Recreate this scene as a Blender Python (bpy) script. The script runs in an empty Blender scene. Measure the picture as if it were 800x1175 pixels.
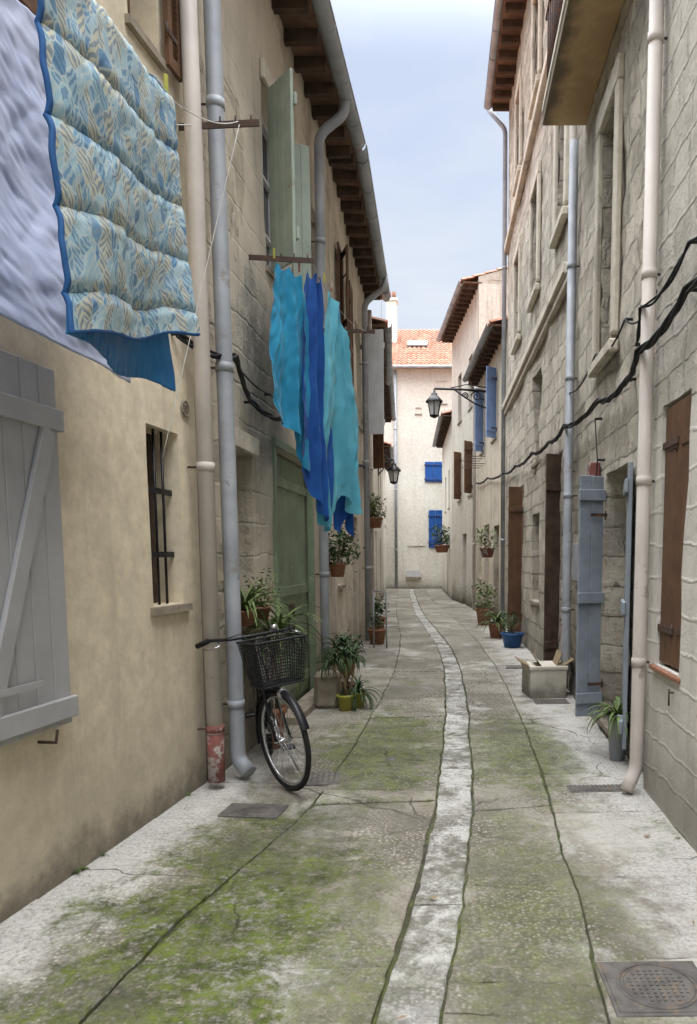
import bpy,math,random
from mathutils import Vector,Matrix,noise
random.seed(7)
R=random.random
def U(a,b): return a+(b-a)*random.random()
sc=bpy.context.scene
V=Vector
# ------------------------------------------------------------------ node helpers
class NT:
    def __init__(s,name,rough=.85):
        s.m=bpy.data.materials.new(name);s.m.use_nodes=True
        s.t=s.m.node_tree;s.b=s.t.nodes['Principled BSDF'];s.b.inputs['Roughness'].default_value=rough
        s.b.inputs['Specular IOR Level'].default_value=.3
    def n(s,ty,**k):
        nd=s.t.nodes.new(ty)
        for a,b in k.items(): setattr(nd,a,b)
        return nd
    def l(s,a,b): s.t.links.new(a,b)
    def setin(s,sock,v):
        if isinstance(v,bpy.types.NodeSocket): s.l(v,sock)
        else:
            if isinstance(v,(tuple,list)) and len(v)==3 and sock.type=='RGBA': v=(*v,1)
            sock.default_value=v
    def pos(s): return s.n('ShaderNodeNewGeometry').outputs['Position']
    def uv(s): return s.n('ShaderNodeTexCoord').outputs['UV']
    def obj(s): return s.n('ShaderNodeTexCoord').outputs['Object']
    def vm(s,op,a,b=None):
        nd=s.n('ShaderNodeVectorMath',operation=op);s.setin(nd.inputs[0],a)
        if b is not None: s.setin(nd.inputs[1],b)
        return nd.outputs['Value'] if op=='LENGTH' else nd.outputs[0]
    def ma(s,op,a,b=0.,cl=False):
        nd=s.n('ShaderNodeMath',operation=op,use_clamp=cl);s.setin(nd.inputs[0],a);s.setin(nd.inputs[1],b);return nd.outputs[0]
    def noise(s,vec,scale,detail=5,rough=.6,dist=0.):
        nd=s.n('ShaderNodeTexNoise');s.l(vec,nd.inputs['Vector']);nd.inputs['Scale'].default_value=scale
        nd.inputs['Detail'].default_value=min(detail,6);nd.inputs['Roughness'].default_value=rough;nd.inputs['Distortion'].default_value=dist
        return nd.outputs['Fac']
    def vor(s,vec,scale,feat='F1',out='Distance'):
        nd=s.n('ShaderNodeTexVoronoi',feature=feat);s.l(vec,nd.inputs['Vector']);nd.inputs['Scale'].default_value=scale
        return nd.outputs[out]
    def mr(s,v,a,b,c=0.,d=1.,smooth=True):
        nd=s.n('ShaderNodeMapRange');nd.interpolation_type='SMOOTHSTEP' if smooth else 'LINEAR'
        s.setin(nd.inputs['Value'],v)
        for k,x in zip(('From Min','From Max','To Min','To Max'),(a,b,c,d)): nd.inputs[k].default_value=x
        return nd.outputs['Result']
    def mix(s,f,a,b,mode='MIX'):
        nd=s.n('ShaderNodeMix',data_type='RGBA',blend_type=mode);s.setin(nd.inputs[0],f);s.setin(nd.inputs[6],a);s.setin(nd.inputs[7],b);return nd.outputs[2]
    def sep(s,v): 
        nd=s.n('ShaderNodeSeparateXYZ');s.l(v,nd.inputs[0]);return nd.outputs
    def bump(s,h,strength=.3,dist=.01,prev=None):
        nd=s.n('ShaderNodeBump');s.l(h,nd.inputs['Height']);nd.inputs['Strength'].default_value=strength;nd.inputs['Distance'].default_value=dist
        if prev is not None: s.l(prev,nd.inputs['Normal'])
        return nd.outputs[0]
    def fin(s,col,nor=None,rough=None):
        s.setin(s.b.inputs['Base Color'],col)
        if nor is not None: s.l(nor,s.b.inputs['Normal'])
        if rough is not None: s.setin(s.b.inputs['Roughness'],rough)
        return s.m
def simple(name,c,rough=.6,var=.25,scale=8,metal=0.,bump=.15,rust=None,bs=60):
    N=NT(name,rough);p=N.obj()
    a=N.noise(p,scale,5);f=N.mr(a,.3,.7)
    c2=tuple(x*(1-var) for x in c);col=N.mix(f,c2,c)
    if rust:
        r=N.noise(p,scale*1.7,6,.7);rf=N.mr(r,rust[1],rust[1]+.08);col=N.mix(rf,col,rust[0])
    N.b.inputs['Metallic'].default_value=metal
    return N.fin(col,N.bump(N.noise(p,bs,2),bump,.004))
def plaster(name,c1,c2,dirt=(.16,.14,.1),streak=.35,base=.9,bump=.35,patch=None,pt=.6):
    N=NT(name,.92);p=N.pos()
    f=N.mr(N.noise(p,.7,6,.62,.4),.32,.68);col=N.mix(f,c1,c2)
    fine=N.mr(N.noise(p,9,5,.7),.25,.75,.82,1.08);
    cc=N.n('ShaderNodeCombineXYZ');[N.l(fine,cc.inputs[i]) for i in range(3)]
    col=N.mix(1.,col,cc.outputs[0],'MULTIPLY')
    if patch:
        pf=N.mr(N.noise(p,1.1,6,.7,.3),pt,pt+.04);col=N.mix(pf,col,patch)
    st=N.noise(N.vm('MULTIPLY',p,(3.5,3.5,.22)),1.3,5,.65)
    sf=N.mr(st,.50,.74,0,streak);col=N.mix(sf,col,dirt)
    bl=N.noise(N.vm('ADD',p,(5,2,8)),1.7,6,.72);col=N.mix(N.mr(bl,.54,.70,0,streak*.8),col,dirt)
    z=N.sep(p)[2]
    zz=N.ma('ADD',z,N.ma('MULTIPLY',N.noise(p,2.2,6,.7),-1.1))
    bf=N.mr(zz,-.55,.35,base,0.);col=N.mix(bf,col,dirt)
    b2=N.ma('ADD',z,N.ma('MULTIPLY',N.noise(p,5,5,.7),-.5));col=N.mix(N.mr(b2,-.28,.02,.85,0),col,tuple(x*.33 for x in dirt))
    sp=N.mr(N.noise(p,28,3,.8),.66,.74,0,.4);col=N.mix(sp,col,tuple(x*.5 for x in c1))
    h=N.bump(N.noise(p,110,2,.7),bump,.003);h=N.bump(N.noise(p,7,5,.6),bump*.9,.03,h)
    return N.fin(col,h)
def stone(name,cs,mort,cover,ccol,bw=.55,rh=.27,dirt=(.1,.085,.065),streak=.5,bump=.8,soot=None,ms=.016,zc=None):
    N=NT(name,.93);u=N.uv();p=N.pos()
    dn=N.n('ShaderNodeTexNoise');N.l(u,dn.inputs['Vector']);dn.inputs['Scale'].default_value=2.2;dn.inputs['Detail'].default_value=6;dn.inputs['Roughness'].default_value=.7
    off=N.vm('MULTIPLY',N.vm('SUBTRACT',dn.outputs['Color'],(.5,.5,.5)),(.20,.13,0))
    uu=N.vm('ADD',u,off)
    br=N.n('ShaderNodeTexBrick');N.l(uu,br.inputs['Vector']);br.inputs['Scale'].default_value=1
    br.inputs['Brick Width'].default_value=bw;br.inputs['Row Height'].default_value=rh;br.inputs['Mortar Size'].default_value=ms
    br.inputs['Mortar Smooth'].default_value=.8;br.offset=.37;br.squash=.7;br.squash_frequency=3
    br.inputs['Color1'].default_value=(*cs[0],1);br.inputs['Color2'].default_value=(*cs[1],1);br.inputs['Mortar'].default_value=(*mort,1)
    col=br.outputs['Color']
    n1=N.noise(p,3.3,6,.72);col=N.mix(N.mr(n1,.38,.68,0,.75),col,tuple(min(.75,x*1.15) for x in cs[0]))
    er=N.noise(p,8,6,.78);col=N.mix(N.mr(er,.54,.68,0,.65),col,dirt)
    gr=N.noise(N.vm('ADD',p,(4,4,4)),1.3,6,.72);col=N.mix(N.mr(gr,.5,.66,0,.5),col,(.30,.29,.26))
    cv=N.noise(p,.75,6,.72,.5)
    if zc is not None: cv=N.ma('ADD',cv,N.mr(N.sep(p)[2],zc[0],zc[1],.5,0.))
    cf=N.mr(cv,1-cover-.015,1-cover+.02)
    c3=N.mix(N.mr(N.noise(p,1.6,6,.65),.3,.7),tuple(x*.82 for x in ccol),ccol)
    col=N.mix(cf,col,c3)
    st=N.noise(N.vm('MULTIPLY',p,(2.8,2.8,.2)),1.1,6,.7);col=N.mix(N.mr(st,.5,.75,0,streak),col,dirt)
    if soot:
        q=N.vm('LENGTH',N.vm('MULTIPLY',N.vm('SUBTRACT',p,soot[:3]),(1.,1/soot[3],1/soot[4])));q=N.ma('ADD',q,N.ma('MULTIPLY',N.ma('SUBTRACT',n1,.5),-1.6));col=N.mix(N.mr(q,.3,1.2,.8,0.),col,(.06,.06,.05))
    z=N.sep(p)[2];zz=N.ma('ADD',z,N.ma('MULTIPLY',N.noise(p,1.8,6,.7),-1.4))
    col=N.mix(N.mr(zz,-.7,.3,.7,0.),col,(.18,.165,.13))
    inv=N.ma('SUBTRACT',1.,N.ma('MULTIPLY',cf,.85))
    hb=N.ma('MULTIPLY',br.outputs['Fac'],inv)
    h=N.bump(N.ma('MULTIPLY',hb,-1.),bump,.04);h=N.bump(N.ma('MULTIPLY',er,inv),bump,.06,h);h=N.bump(cf,.5,.02,h);h=N.bump(N.noise(p,45,4,.75),.6,.008,h)
    return N.fin(col,h)
# ------------------------------------------------------------------ mesh builder
class MB:
    def __init__(s): s.v=[];s.f=[];s.mi=[];s.uv=[];s.sm=[];s.tone=[];s.ct=.5
    def vert(s,p): s.v.append(tuple(p));return len(s.v)-1
    def face(s,ids,mi=0,uv=None,sm=False):
        s.f.append(tuple(ids));s.mi.append(mi);s.uv.append(uv);s.sm.append(sm);s.tone.append(s.ct)
    def quad(s,a,b,c,d,mi=0,uv=None,sm=False): s.face([s.vert(a),s.vert(b),s.vert(c),s.vert(d)],mi,uv,sm)
    def fbox(s,F,a0,a1,b0,b1,c0,c1,mi=0,bev=0.):
        o,ex,ey,ez=F
        L=lambda a,b,c:o+ex*a+ey*b+ez*c
        if bev<=0:
            q=[s.vert(L(a,b,c)) for c in(c0,c1) for b in(b0,b1) for a in(a0,a1)]
            sz=(abs(a1-a0),abs(b1-b0),abs(c1-c0))
            for f,(p,r) in (((0,2,3,1),(1,0)),((4,5,7,6),(0,1)),((0,1,5,4),(0,2)),((2,6,7,3),(2,0)),((0,4,6,2),(2,1)),((1,3,7,5),(1,2))):
                s.face([q[i] for i in f],mi,[(0,0),(sz[p],0),(sz[p],sz[r]),(0,sz[r])])
        else:
            b=bev;A=((a0,a1),(b0,b1),(c0,c1));ids={}
            for i in(0,1):
                for j in(0,1):
                    for k in(0,1):
                        for ax in range(3):
                            c=[A[0][i],A[1][j],A[2][k]];sg=(i,j,k)
                            for t in range(3):
                                if t!=ax: c[t]+= b if sg[t]==0 else -b
                            ids[(i,j,k,ax)]=s.vert(L(*c))
            for ax in range(3):
                o1,o2=[t for t in range(3) if t!=ax]
                for sd in(0,1):
                    loop=[]
                    for (x,y) in((0,0),(1,0),(1,1),(0,1)):
                        k=[0,0,0];k[ax]=sd;k[o1]=x;k[o2]=y;loop.append(ids[(*k,ax)])
                    s.face(loop,mi)
            for ax in range(3):
                o1,o2=[t for t in range(3) if t!=ax]
                for x in(0,1):
                    for y in(0,1):
                        l=[]
                        for e,a in((0,o1),(1,o1),(1,o2),(0,o2)):
                            k=[0,0,0];k[ax]=e;k[o1]=x;k[o2]=y;l.append(ids[(*k,a)])
                        s.face(l,mi)
            for i in(0,1):
                for j in(0,1):
                    for k in(0,1): s.face([ids[(i,j,k,a)] for a in range(3)],mi)
    def box(s,x0,x1,y0,y1,z0,z1,mi=0,bev=0.): s.fbox(WF,x0,x1,y0,y1,z0,z1,mi,bev)
    def tube(s,pts,r,n=10,mi=0,cap=True,closed=False):
        pts=[V(p) for p in pts];m=len(pts);rs=r if isinstance(r,(list,tuple)) else [r]*m
        rings=[];up=None
        for i,p in enumerate(pts):
            if closed: t=pts[(i+1)%m]-pts[i-1]
            else: t=(pts[min(i+1,m-1)]-pts[max(i-1,0)])
            t.normalize()
            if up is None:
                up=V((0,0,1)) if abs(t.z)<.9 else V((1,0,0))
            a=(up-t*up.dot(t)).normalized();up=a;b=t.cross(a)
            rings.append([s.vert(p+(a*math.cos(2*math.pi*k/n)+b*math.sin(2*math.pi*k/n))*rs[i]) for k in range(n)])
        for i in range(m if closed else m-1):
            A=rings[i];B=rings[(i+1)%m]
            for k in range(n): s.face([A[k],A[(k+1)%n],B[(k+1)%n],B[k]],mi,None,True)
        if cap and not closed: s.face(rings[0][::-1],mi);s.face(rings[-1],mi)
    def lathe(s,c,prof,n=24,mi=0):
        c=V(c);rings=[[s.vert(c+V((r*math.cos(2*math.pi*k/n),r*math.sin(2*math.pi*k/n),z))) for k in range(n)] for r,z in prof]
        for A,B in zip(rings,rings[1:]):
            for k in range(n): s.face([A[k],A[(k+1)%n],B[(k+1)%n],B[k]],mi,None,True)
    def grid(s,fn,nu,nv,mi=0,usc=1,vsc=1):
        g=[[s.vert(fn(i/nu,j/nv)) for j in range(nv+1)] for i in range(nu+1)]
        for i in range(nu):
            for j in range(nv):
                s.face([g[i][j],g[i+1][j],g[i+1][j+1],g[i][j+1]],mi,[(a/nu*usc,b/nv*vsc) for a,b in((i,j),(i+1,j),(i+1,j+1),(i,j+1))],True)
    def blades(s,c,n,L,w,droop=.6,mi=0,emin=.35):
        c=V(c)
        for i in range(n):
            az=U(0,6.283);el=U(emin,1.45);l=L*U(.6,1.1);d=V((math.cos(az),math.sin(az),0));side=V((-d.y,d.x,0))
            p=c.copy();prev=None;e=el
            for k in range(7):
                ww=w*math.sin(math.pi*(.15+.85*k/6.))*.5+.0008
                a=s.vert(p-side*ww);m_=s.vert(p-V((0,0,ww*.5)));b=s.vert(p+side*ww)
                if prev: s.face([prev[0],prev[1],m_,a],mi,None,True);s.face([prev[1],prev[2],b,m_],mi,None,True)
                prev=(a,m_,b);p=p+(d*math.cos(e)+V((0,0,1))*math.sin(e))*(l/6);e-=droop*l/L/3.2*U(.7,1.3)
    def leaves(s,c,rad,n,size,mi=0,droop=0.):
        c=V(c)
        cl=[V((U(-1,1),U(-1,1),U(-1,1)))*.75 for _ in range(max(4,n//35))]
        for i in range(n):
            q=random.choice(cl)+V((random.gauss(0,.28),random.gauss(0,.28),random.gauss(0,.28)))
            p=c+V((q.x*rad[0],q.y*rad[1],q.z*rad[2]-droop*q.length))
            d=V((U(-1,1),U(-1,1),U(-.8,.6))).normalized();sd=d.cross(V((U(-1,1),U(-1,1),1))).normalized();z=size*U(.6,1.3)
            s.face([s.vert(p),s.vert(p+d*z*.5+sd*z*.25),s.vert(p+d*z),s.vert(p+d*z*.5-sd*z*.25)],mi)
    def build(s,name,mats,parent=None,matrix=None):
        me=bpy.data.meshes.new(name);me.from_pydata(s.v,[],s.f);
        for m in mats: me.materials.append(m)
        me.polygons.foreach_set('material_index',s.mi);me.polygons.foreach_set('use_smooth',s.sm)
        uvs=[];ton=[]
        for fi,f in enumerate(s.f):
            u=s.uv[fi];t=s.tone[fi]
            for j in range(len(f)):
                uvs+= list(u[j]) if u else [0.,0.]
                ton+=[t,t,t,1.]
        me.color_attributes.new('tone','FLOAT_COLOR','CORNER');me.uv_layers.new(name='UVMap')
        me.uv_layers['UVMap'].data.foreach_set('uv',uvs);me.color_attributes['tone'].data.foreach_set('color',ton)
        o=bpy.data.objects.new(name,me);sc.collection.objects.link(o)
        if parent: o.parent=parent
        if matrix: o.matrix_world=matrix
        return o
WF=(V((0,0,0)),V((1,0,0)),V((0,1,0)),V((0,0,1)))
def empty(name,loc=(0,0,0)):
    e=bpy.data.objects.new(name,None);e.empty_display_size=.2;sc.collection.objects.link(e);return e
class Wall:
    def __init__(s,p0,p1,side):
        s.p0=V((*p0,0));s.p1=V((*p1,0));s.e=(s.p1-s.p0).normalized()
        s.n=V((s.e.y,-s.e.x,0))*side
        s.F=(s.p0,s.e,s.n,V((0,0,1)));s.len=(s.p1-s.p0).length
    def s_(s,y): return (y-s.p0.y)/s.e.y
    def P(s,y,d,z): return s.p0+s.e*s.s_(y)+s.n*d+V((0,0,z))
    def PS(s,t,d,z): return s.p0+s.e*t+s.n*d+V((0,0,z))
    def box(s,mb,y0,y1,d0,d1,z0,z1,mi=0,bev=0.): mb.fbox(s.F,s.s_(y0),s.s_(y1),d0,d1,z0,z1,mi,bev)
def wallmesh(mb,W,z0,z1,ops=(),mi=0,step=.45,depth=.24,wob=.014,t0=0,t1=None,hf=0.):
    if t1 is None: t1=W.len
    O=[(W.s_(a),W.s_(b),c,d) for a,b,c,d in ops]
    def br(lo,hi,xs):
        xs=sorted(set([lo,hi]+[x for x in xs if lo<x<hi]));out=[]
        for a,b in zip(xs,xs[1:]):
            k=max(1,round((b-a)/step));out+= [a+(b-a)*i/k for i in range(k)]
        return out+[hi]
    S=br(t0,t1,[x for o in O for x in o[:2]]);Z=br(z0,z1,[x for o in O for x in o[2:]])
    inn=lambda t,z:any(o[0]<t<o[1] and o[2]<z<o[3] for o in O)
    def pt(t,z):
        p=W.PS(t,0,z);edge=min(1,min(t-t0,t1-t)/.3) 
        return p+W.n*(noise.noise(p*.8)*wob+noise.noise(p*2.6)*wob*.45+noise.noise(p*6.)*hf)*edge
    g=[[mb.vert(pt(t,z)) for z in Z] for t in S]
    for i in range(len(S)-1):
        for j in range(len(Z)-1):
            tc=(S[i]+S[i+1])/2;zc=(Z[j]+Z[j+1])/2
            if inn(tc,zc): continue
            mb.face([g[i][j],g[i+1][j],g[i+1][j+1],g[i][j+1]],mi,[(S[i],Z[j]),(S[i+1],Z[j]),(S[i+1],Z[j+1]),(S[i],Z[j+1])],True)
            for (ta,za,a,b) in ((S[i]-1e-3,zc,(i,j),(i,j+1)),(S[i+1]+1e-3,zc,(i+1,j),(i+1,j+1)),(tc,Z[j]-1e-3,(i,j),(i+1,j)),(tc,Z[j+1]+1e-3,(i,j+1),(i+1,j+1))):
                if inn(ta,za):
                    A=mb.vert(mb.v[g[a[0]][a[1]]]);B=mb.vert(mb.v[g[b[0]][b[1]]]);va=V(mb.v[A])-W.n*depth;vb=V(mb.v[B])-W.n*depth
                    mb.face([A,B,mb.vert(vb),mb.vert(va)],mi,[(S[a[0]],Z[a[1]]),(S[b[0]],Z[b[1]]),(S[b[0]]+.2,Z[b[1]]),(S[a[0]]+.2,Z[a[1]])])
# ------------------------------------------------------------------ materials
glass=NT('window_glass',.12);glass.b.inputs['Specular IOR Level'].default_value=.6
glassM=glass.fin(glass.mix(glass.mr(glass.noise(glass.pos(),1.5,2),.35,.65),(.012,.014,.016),(.04,.045,.05)))
m_ochre=plaster('beige_plaster',(.66,.57,.42),(.73,.64,.49),dirt=(.40,.35,.265),streak=.42,base=.75,bump=.3)
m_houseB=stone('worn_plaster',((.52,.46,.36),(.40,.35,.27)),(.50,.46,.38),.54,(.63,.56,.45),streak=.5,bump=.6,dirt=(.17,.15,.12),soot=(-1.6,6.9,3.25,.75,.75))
m_houseC=plaster('grey_beige_plaster',(.50,.46,.38),(.58,.53,.45),streak=.5)
m_R1=stone('rough_cream_render',((.58,.55,.49),(.42,.39,.33)),(.50,.47,.41),.36,(.68,.65,.59),bw=.42,rh=.21,dirt=(.26,.24,.205),streak=.42,bump=.7,zc=(1.6,3.0))
m_R2=stone('limestone_wall',((.66,.60,.50),(.38,.335,.265)),(.44,.40,.33),.27,(.66,.61,.52),bw=.50,rh=.27,dirt=(.16,.14,.115),streak=.5,bump=.95,ms=.02)
m_R2p=plaster('peeling_plaster',(.58,.53,.43),(.66,.61,.51),dirt=(.22,.19,.15),streak=.5,patch=(.40,.36,.29),pt=.58,bump=.6)
m_R3=plaster('tan_plaster',(.56,.50,.40),(.64,.57,.46),streak=.5)
m_R4=plaster('sand_plaster',(.60,.56,.48),(.67,.63,.55),streak=.45)
m_end=plaster('pale_plaster',(.70,.66,.58),(.75,.72,.64),dirt=(.44,.41,.34),streak=.35)
m_side=plaster('party_wall_render',(.46,.42,.36),(.52,.48,.41))
m_wood=simple('dark_rafter_wood',(.10,.067,.048),.85,.5,6)
m_board=simple('eave_board_wood',(.20,.125,.085),.9,.5,4)
m_brown=simple('brown_shutter_paint',(.15,.08,.045),.6,.35,5)
m_grey=simple('grey_shutter_paint',(.41,.41,.42),.6,.12,5,rust=((.30,.29,.28),.66))
m_bgrey=simple('blue_grey_shutter_paint',(.29,.33,.38),.65,.25,5,rust=((.18,.17,.14),.62))
m_green=simple('sage_green_paint',(.25,.31,.21),.6,.3,2.5,rust=((.33,.36,.26),.6))
m_green2=simple('pale_green_paint',(.40,.46,.39),.7,.25,4,rust=((.26,.25,.19),.62))
m_blue=simple('blue_shutter_paint',(.02,.10,.36),.5,.2,4)
m_blue2=simple('light_blue_shutter_paint',(.24,.35,.62),.6,.2,4)
m_zinc=simple('zinc_gutter',(.38,.40,.43),.55,.3,3,metal=.15,rust=((.25,.24,.22),.60))
m_pcream=simple('cream_downpipe_paint',(.57,.52,.47),.5,.2,2,rust=((.34,.29,.24),.63))
m_iron=simple('rusty_iron',(.09,.06,.05),.8,.4,9,rust=((.16,.07,.03),.55))
m_red=simple('red_oxide_paint',(.27,.10,.085),.75,.4,5,rust=((.38,.35,.32),.50))
m_black=simple('black_paint',(.012,.013,.016),.35,.3,9)
m_rubber=simple('tyre_rubber',(.018,.018,.018),.85,.3,30)
m_chrome=simple('chrome_steel',(.55,.56,.58),.25,.15,9,metal=.9)
m_white=simple('white_metal_paint',(.6,.61,.62),.6,.15,5)
m_cable=simple('black_cable',(.02,.02,.022),.7,.3,9)
m_terra=simple('terracotta',(.34,.16,.10),.85,.3,9,rust=((.45,.37,.30),.62))
m_potY=simple('yellow_glazed_pot',(.38,.37,.07),.4,.2,5)
m_potB=simple('blue_glazed_pot',(.03,.10,.25),.4,.2,5)
m_leafD=simple('dark_leaf',(.05,.095,.03),.5,.5,14)
m_leafL=simple('light_leaf',(.14,.20,.06),.5,.5,14)
m_soil=simple('potting_soil',(.04,.03,.02),.95)
m_stoneb=simple('mounting_stone',(.36,.31,.24),.9,.4,7,bump=.5,bs=30)
m_rope=simple('clothesline_cord',(.55,.55,.52),.8,.1)
m_lampglass=simple('lantern_glass',(.5,.5,.48),.2,.1)
m_castiron=simple('cast_iron_cover',(.16,.15,.14),.6,.4,14,metal=.2,rust=((.19,.15,.11),.55),bump=.5,bs=45)
m_saddle=simple('saddle_leather',(.03,.02,.018),.5)
m_straw=simple('dry_cane',(.35,.27,.16),.8,.4,20)
def tilemat():
    N=NT('terracotta_roof_tile',.9);p=N.pos()
    a=N.vor(N.vm('MULTIPLY',p,(4.,2.2,2.2)),1.2,'F1','Color');x=N.sep(a)[0]
    col=N.mix(x,(.33,.13,.08),(.46,.25,.17));col=N.mix(N.mr(N.noise(p,2.,6,.7),.48,.68),col,(.24,.17,.13))
    return N.fin(col,N.bump(N.noise(p,30,3),.4,.01))
m_tile=tilemat()
def soffmat():
    N=NT('stained_balcony_soffit',.9);p=N.pos()
    col=N.mix(N.mr(N.noise(p,1.6,6,.7,.5),.35,.65),(.55,.40,.22),(.44,.30,.16))
    x=N.sep(p)[0];e=N.ma('ADD',x,N.ma('MULTIPLY',N.noise(p,3,6,.7),.35))
    col=N.mix(N.mr(e,1.2,1.38,.9,0.),col,(.12,.10,.07))
    return N.fin(col,N.bump(N.noise(p,20,5),.5,.01))
m_soff=soffmat()
# ---- street
def ell(N,p,cx,cy,rx,ry,nz,amt=.7):
    q=N.vm('MULTIPLY',N.vm('SUBTRACT',p,(cx,cy,0)),(1/rx,1/ry,0));d=N.vm('LENGTH',q)
    d=N.ma('ADD',d,N.ma('MULTIPLY',N.ma('SUBTRACT',nz,.5),-3.2));return N.mr(d,.55,1.2,amt,0.)
def streetmat(name,drain=False,soil=False):
    N=NT(name,.9);p=N.pos();sx=N.sep(p)
    big=N.noise(p,1.3,6,.68,.3);mid=N.noise(p,5,6,.74);fine=N.noise(p,42,5,.75);tone=N.n('ShaderNodeAttribute',attribute_name='tone').outputs['Fac']
    if drain: col=N.mix(N.mr(big,.35,.65),(.27,.26,.23),(.44,.43,.40))
    elif soil: col=N.mix(N.mr(mid,.35,.65),(.045,.042,.03),(.09,.085,.055))
    else: col=N.mix(N.mr(big,.35,.65),(.20,.18,.145),(.34,.315,.265))
    sc_=N.mr(tone,0,1,.74,1.26,False);cc=N.n('ShaderNodeCombineXYZ');[N.l(sc_,cc.inputs[i]) for i in range(3)]
    col=N.mix(1.,col,cc.outputs[0],'MULTIPLY')
    vc=N.n('ShaderNodeTexVoronoi');N.l(p,vc.inputs['Vector']);vc.inputs['Scale'].default_value=52
    pr=N.sep(vc.outputs['Color'])[0];agg=N.ma('MULTIPLY',N.mr(vc.outputs['Distance'],.25,.42,1.,0.),N.mr(pr,.45,.6))
    aggm=N.mr(N.noise(p,.9,4,.6),.40,.58,.15,.9);aggf=N.ma('MULTIPLY',agg,aggm)
    col=N.mix(aggf,col,(.50,.475,.42) if not soil else (.1,.09,.07))
    dk=N.ma('MULTIPLY',N.mr(vc.outputs['Distance'],.45,.65,0.,.6),aggm);col=N.mix(dk,col,(.08,.075,.055))
    col=N.mix(N.mr(fine,.52,.70,0,.6),col,(.09,.082,.062))
    wl=N.ma('SUBTRACT',sx[0],N.ma('ADD',N.ma('MULTIPLY',sx[1],.118),-2.30))
    nb=N.ma('MULTIPLY',N.ma('SUBTRACT',mid,.5),.9)
    w1=N.mr(N.ma('ADD',wl,nb),.16,.58,.9,0.);ynear=N.mr(sx[1],5.2,6.5,1.,0.);w1=N.ma('MULTIPLY',w1,ynear)
    w2=N.ma('ADD',sx[0],N.ma('MULTIPLY',N.ma('SUBTRACT',mid,.5),1.5));w2=N.mr(w2,.7,1.2,0,.75)
    w3=N.mr(N.noise(N.vm('ADD',p,(7,3,0)),.9,6,.74),.54,.64,0,.6)
    if drain: w3=N.mr(N.noise(p,3.3,6,.78),.45,.56,0,.95)
    w=N.ma('MAXIMUM',w1,N.ma('MAXIMUM',w2,w3)) if not drain else w3
    w=N.ma('MULTIPLY',w,N.mr(fine,.3,.6,.3,1.))
    if not soil: col=N.mix(w,col,(.60,.59,.56))
    if drain:
        col=N.mix(N.mr(N.noise(N.vm('ADD',p,(2,8,0)),1.9,6,.8),.48,.60,0,.8),col,(.12,.115,.085))
    ms=N.noise(p,2.6,6,.8,.4)
    parts=[ell(N,p,-1.0,3.1,.60,1.7,ms,1.),ell(N,p,-.5,6.2,.60,1.5,ms,.8),ell(N,p,.62,6.1,.5,1.4,ms,.7),ell(N,p,.42,2.9,.42,1.7,ms,.5),ell(N,p,-.45,2.4,.35,1.6,ms,.6)]
    mo=parts[0]
    for q in parts[1:]: mo=N.ma('MAXIMUM',mo,q)
    gl=N.mr(N.noise(N.vm('ADD',p,(3,9,0)),1.1,6,.76),.54,.66,0,.55);gl=N.ma('MULTIPLY',gl,N.mr(sx[1],8,16,1,.25));mo=N.ma('MAXIMUM',mo,gl)
    if drain: mo=N.ma('MULTIPLY',mo,.3)
    if soil: mo=N.ma('MAXIMUM',mo,N.mr(mid,.4,.6,0,.6))
    moh=N.ma('MULTIPLY',mo,N.mr(N.noise(p,20,6,.8),.36,.58,.12,1.))
    mcol=N.mix(N.mr(N.noise(p,6,6,.78),.36,.62),(.055,.07,.018),(.17,.215,.04))
    col=N.mix(moh,col,mcol)
    dn=N.n('ShaderNodeTexNoise');N.l(p,dn.inputs['Vector']);dn.inputs['Scale'].default_value=4.5;dn.inputs['Detail'].default_value=5
    pp=N.vm('ADD',p,N.vm('MULTIPLY',N.vm('SUBTRACT',dn.outputs['Color'],(.5,.5,.5)),(.22,.22,0)))
    cr=N.vor(N.vm('MULTIPLY',pp,(1,1,0)),.7,'DISTANCE_TO_EDGE');crk=N.mr(cr,.001,.005,1.,0.)
    crk=N.ma('MULTIPLY',crk,N.mr(N.noise(p,.8,3),.46,.56))
    if not drain: col=N.mix(N.ma('MULTIPLY',crk,.7),col,(.035,.035,.02))
    dm=N.mr(N.noise(N.vm('ADD',p,(11,5,0)),.7,6,.74),.51,.63,0,.5);col=N.mix(dm,col,(.12,.112,.088))
    h=N.bump(N.ma('MULTIPLY',crk,-1.),.6,.015);h=N.bump(mid,.6,.025,h);h=N.bump(N.ma('ADD',fine,N.ma('MULTIPLY',aggf,.5)),.7,.010,h)
    h=N.bump(N.ma('MULTIPLY',moh,N.noise(p,90,2)),.9,.012,h)
    r=N.mr(dm,0,.45,.92,.62,False)
    return N.fin(col,h,r)
m_pave=streetmat('worn_concrete_paving');m_drain=streetmat('drain_stone',drain=True);m_ground=streetmat('joint_soil',soil=True)
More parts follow.
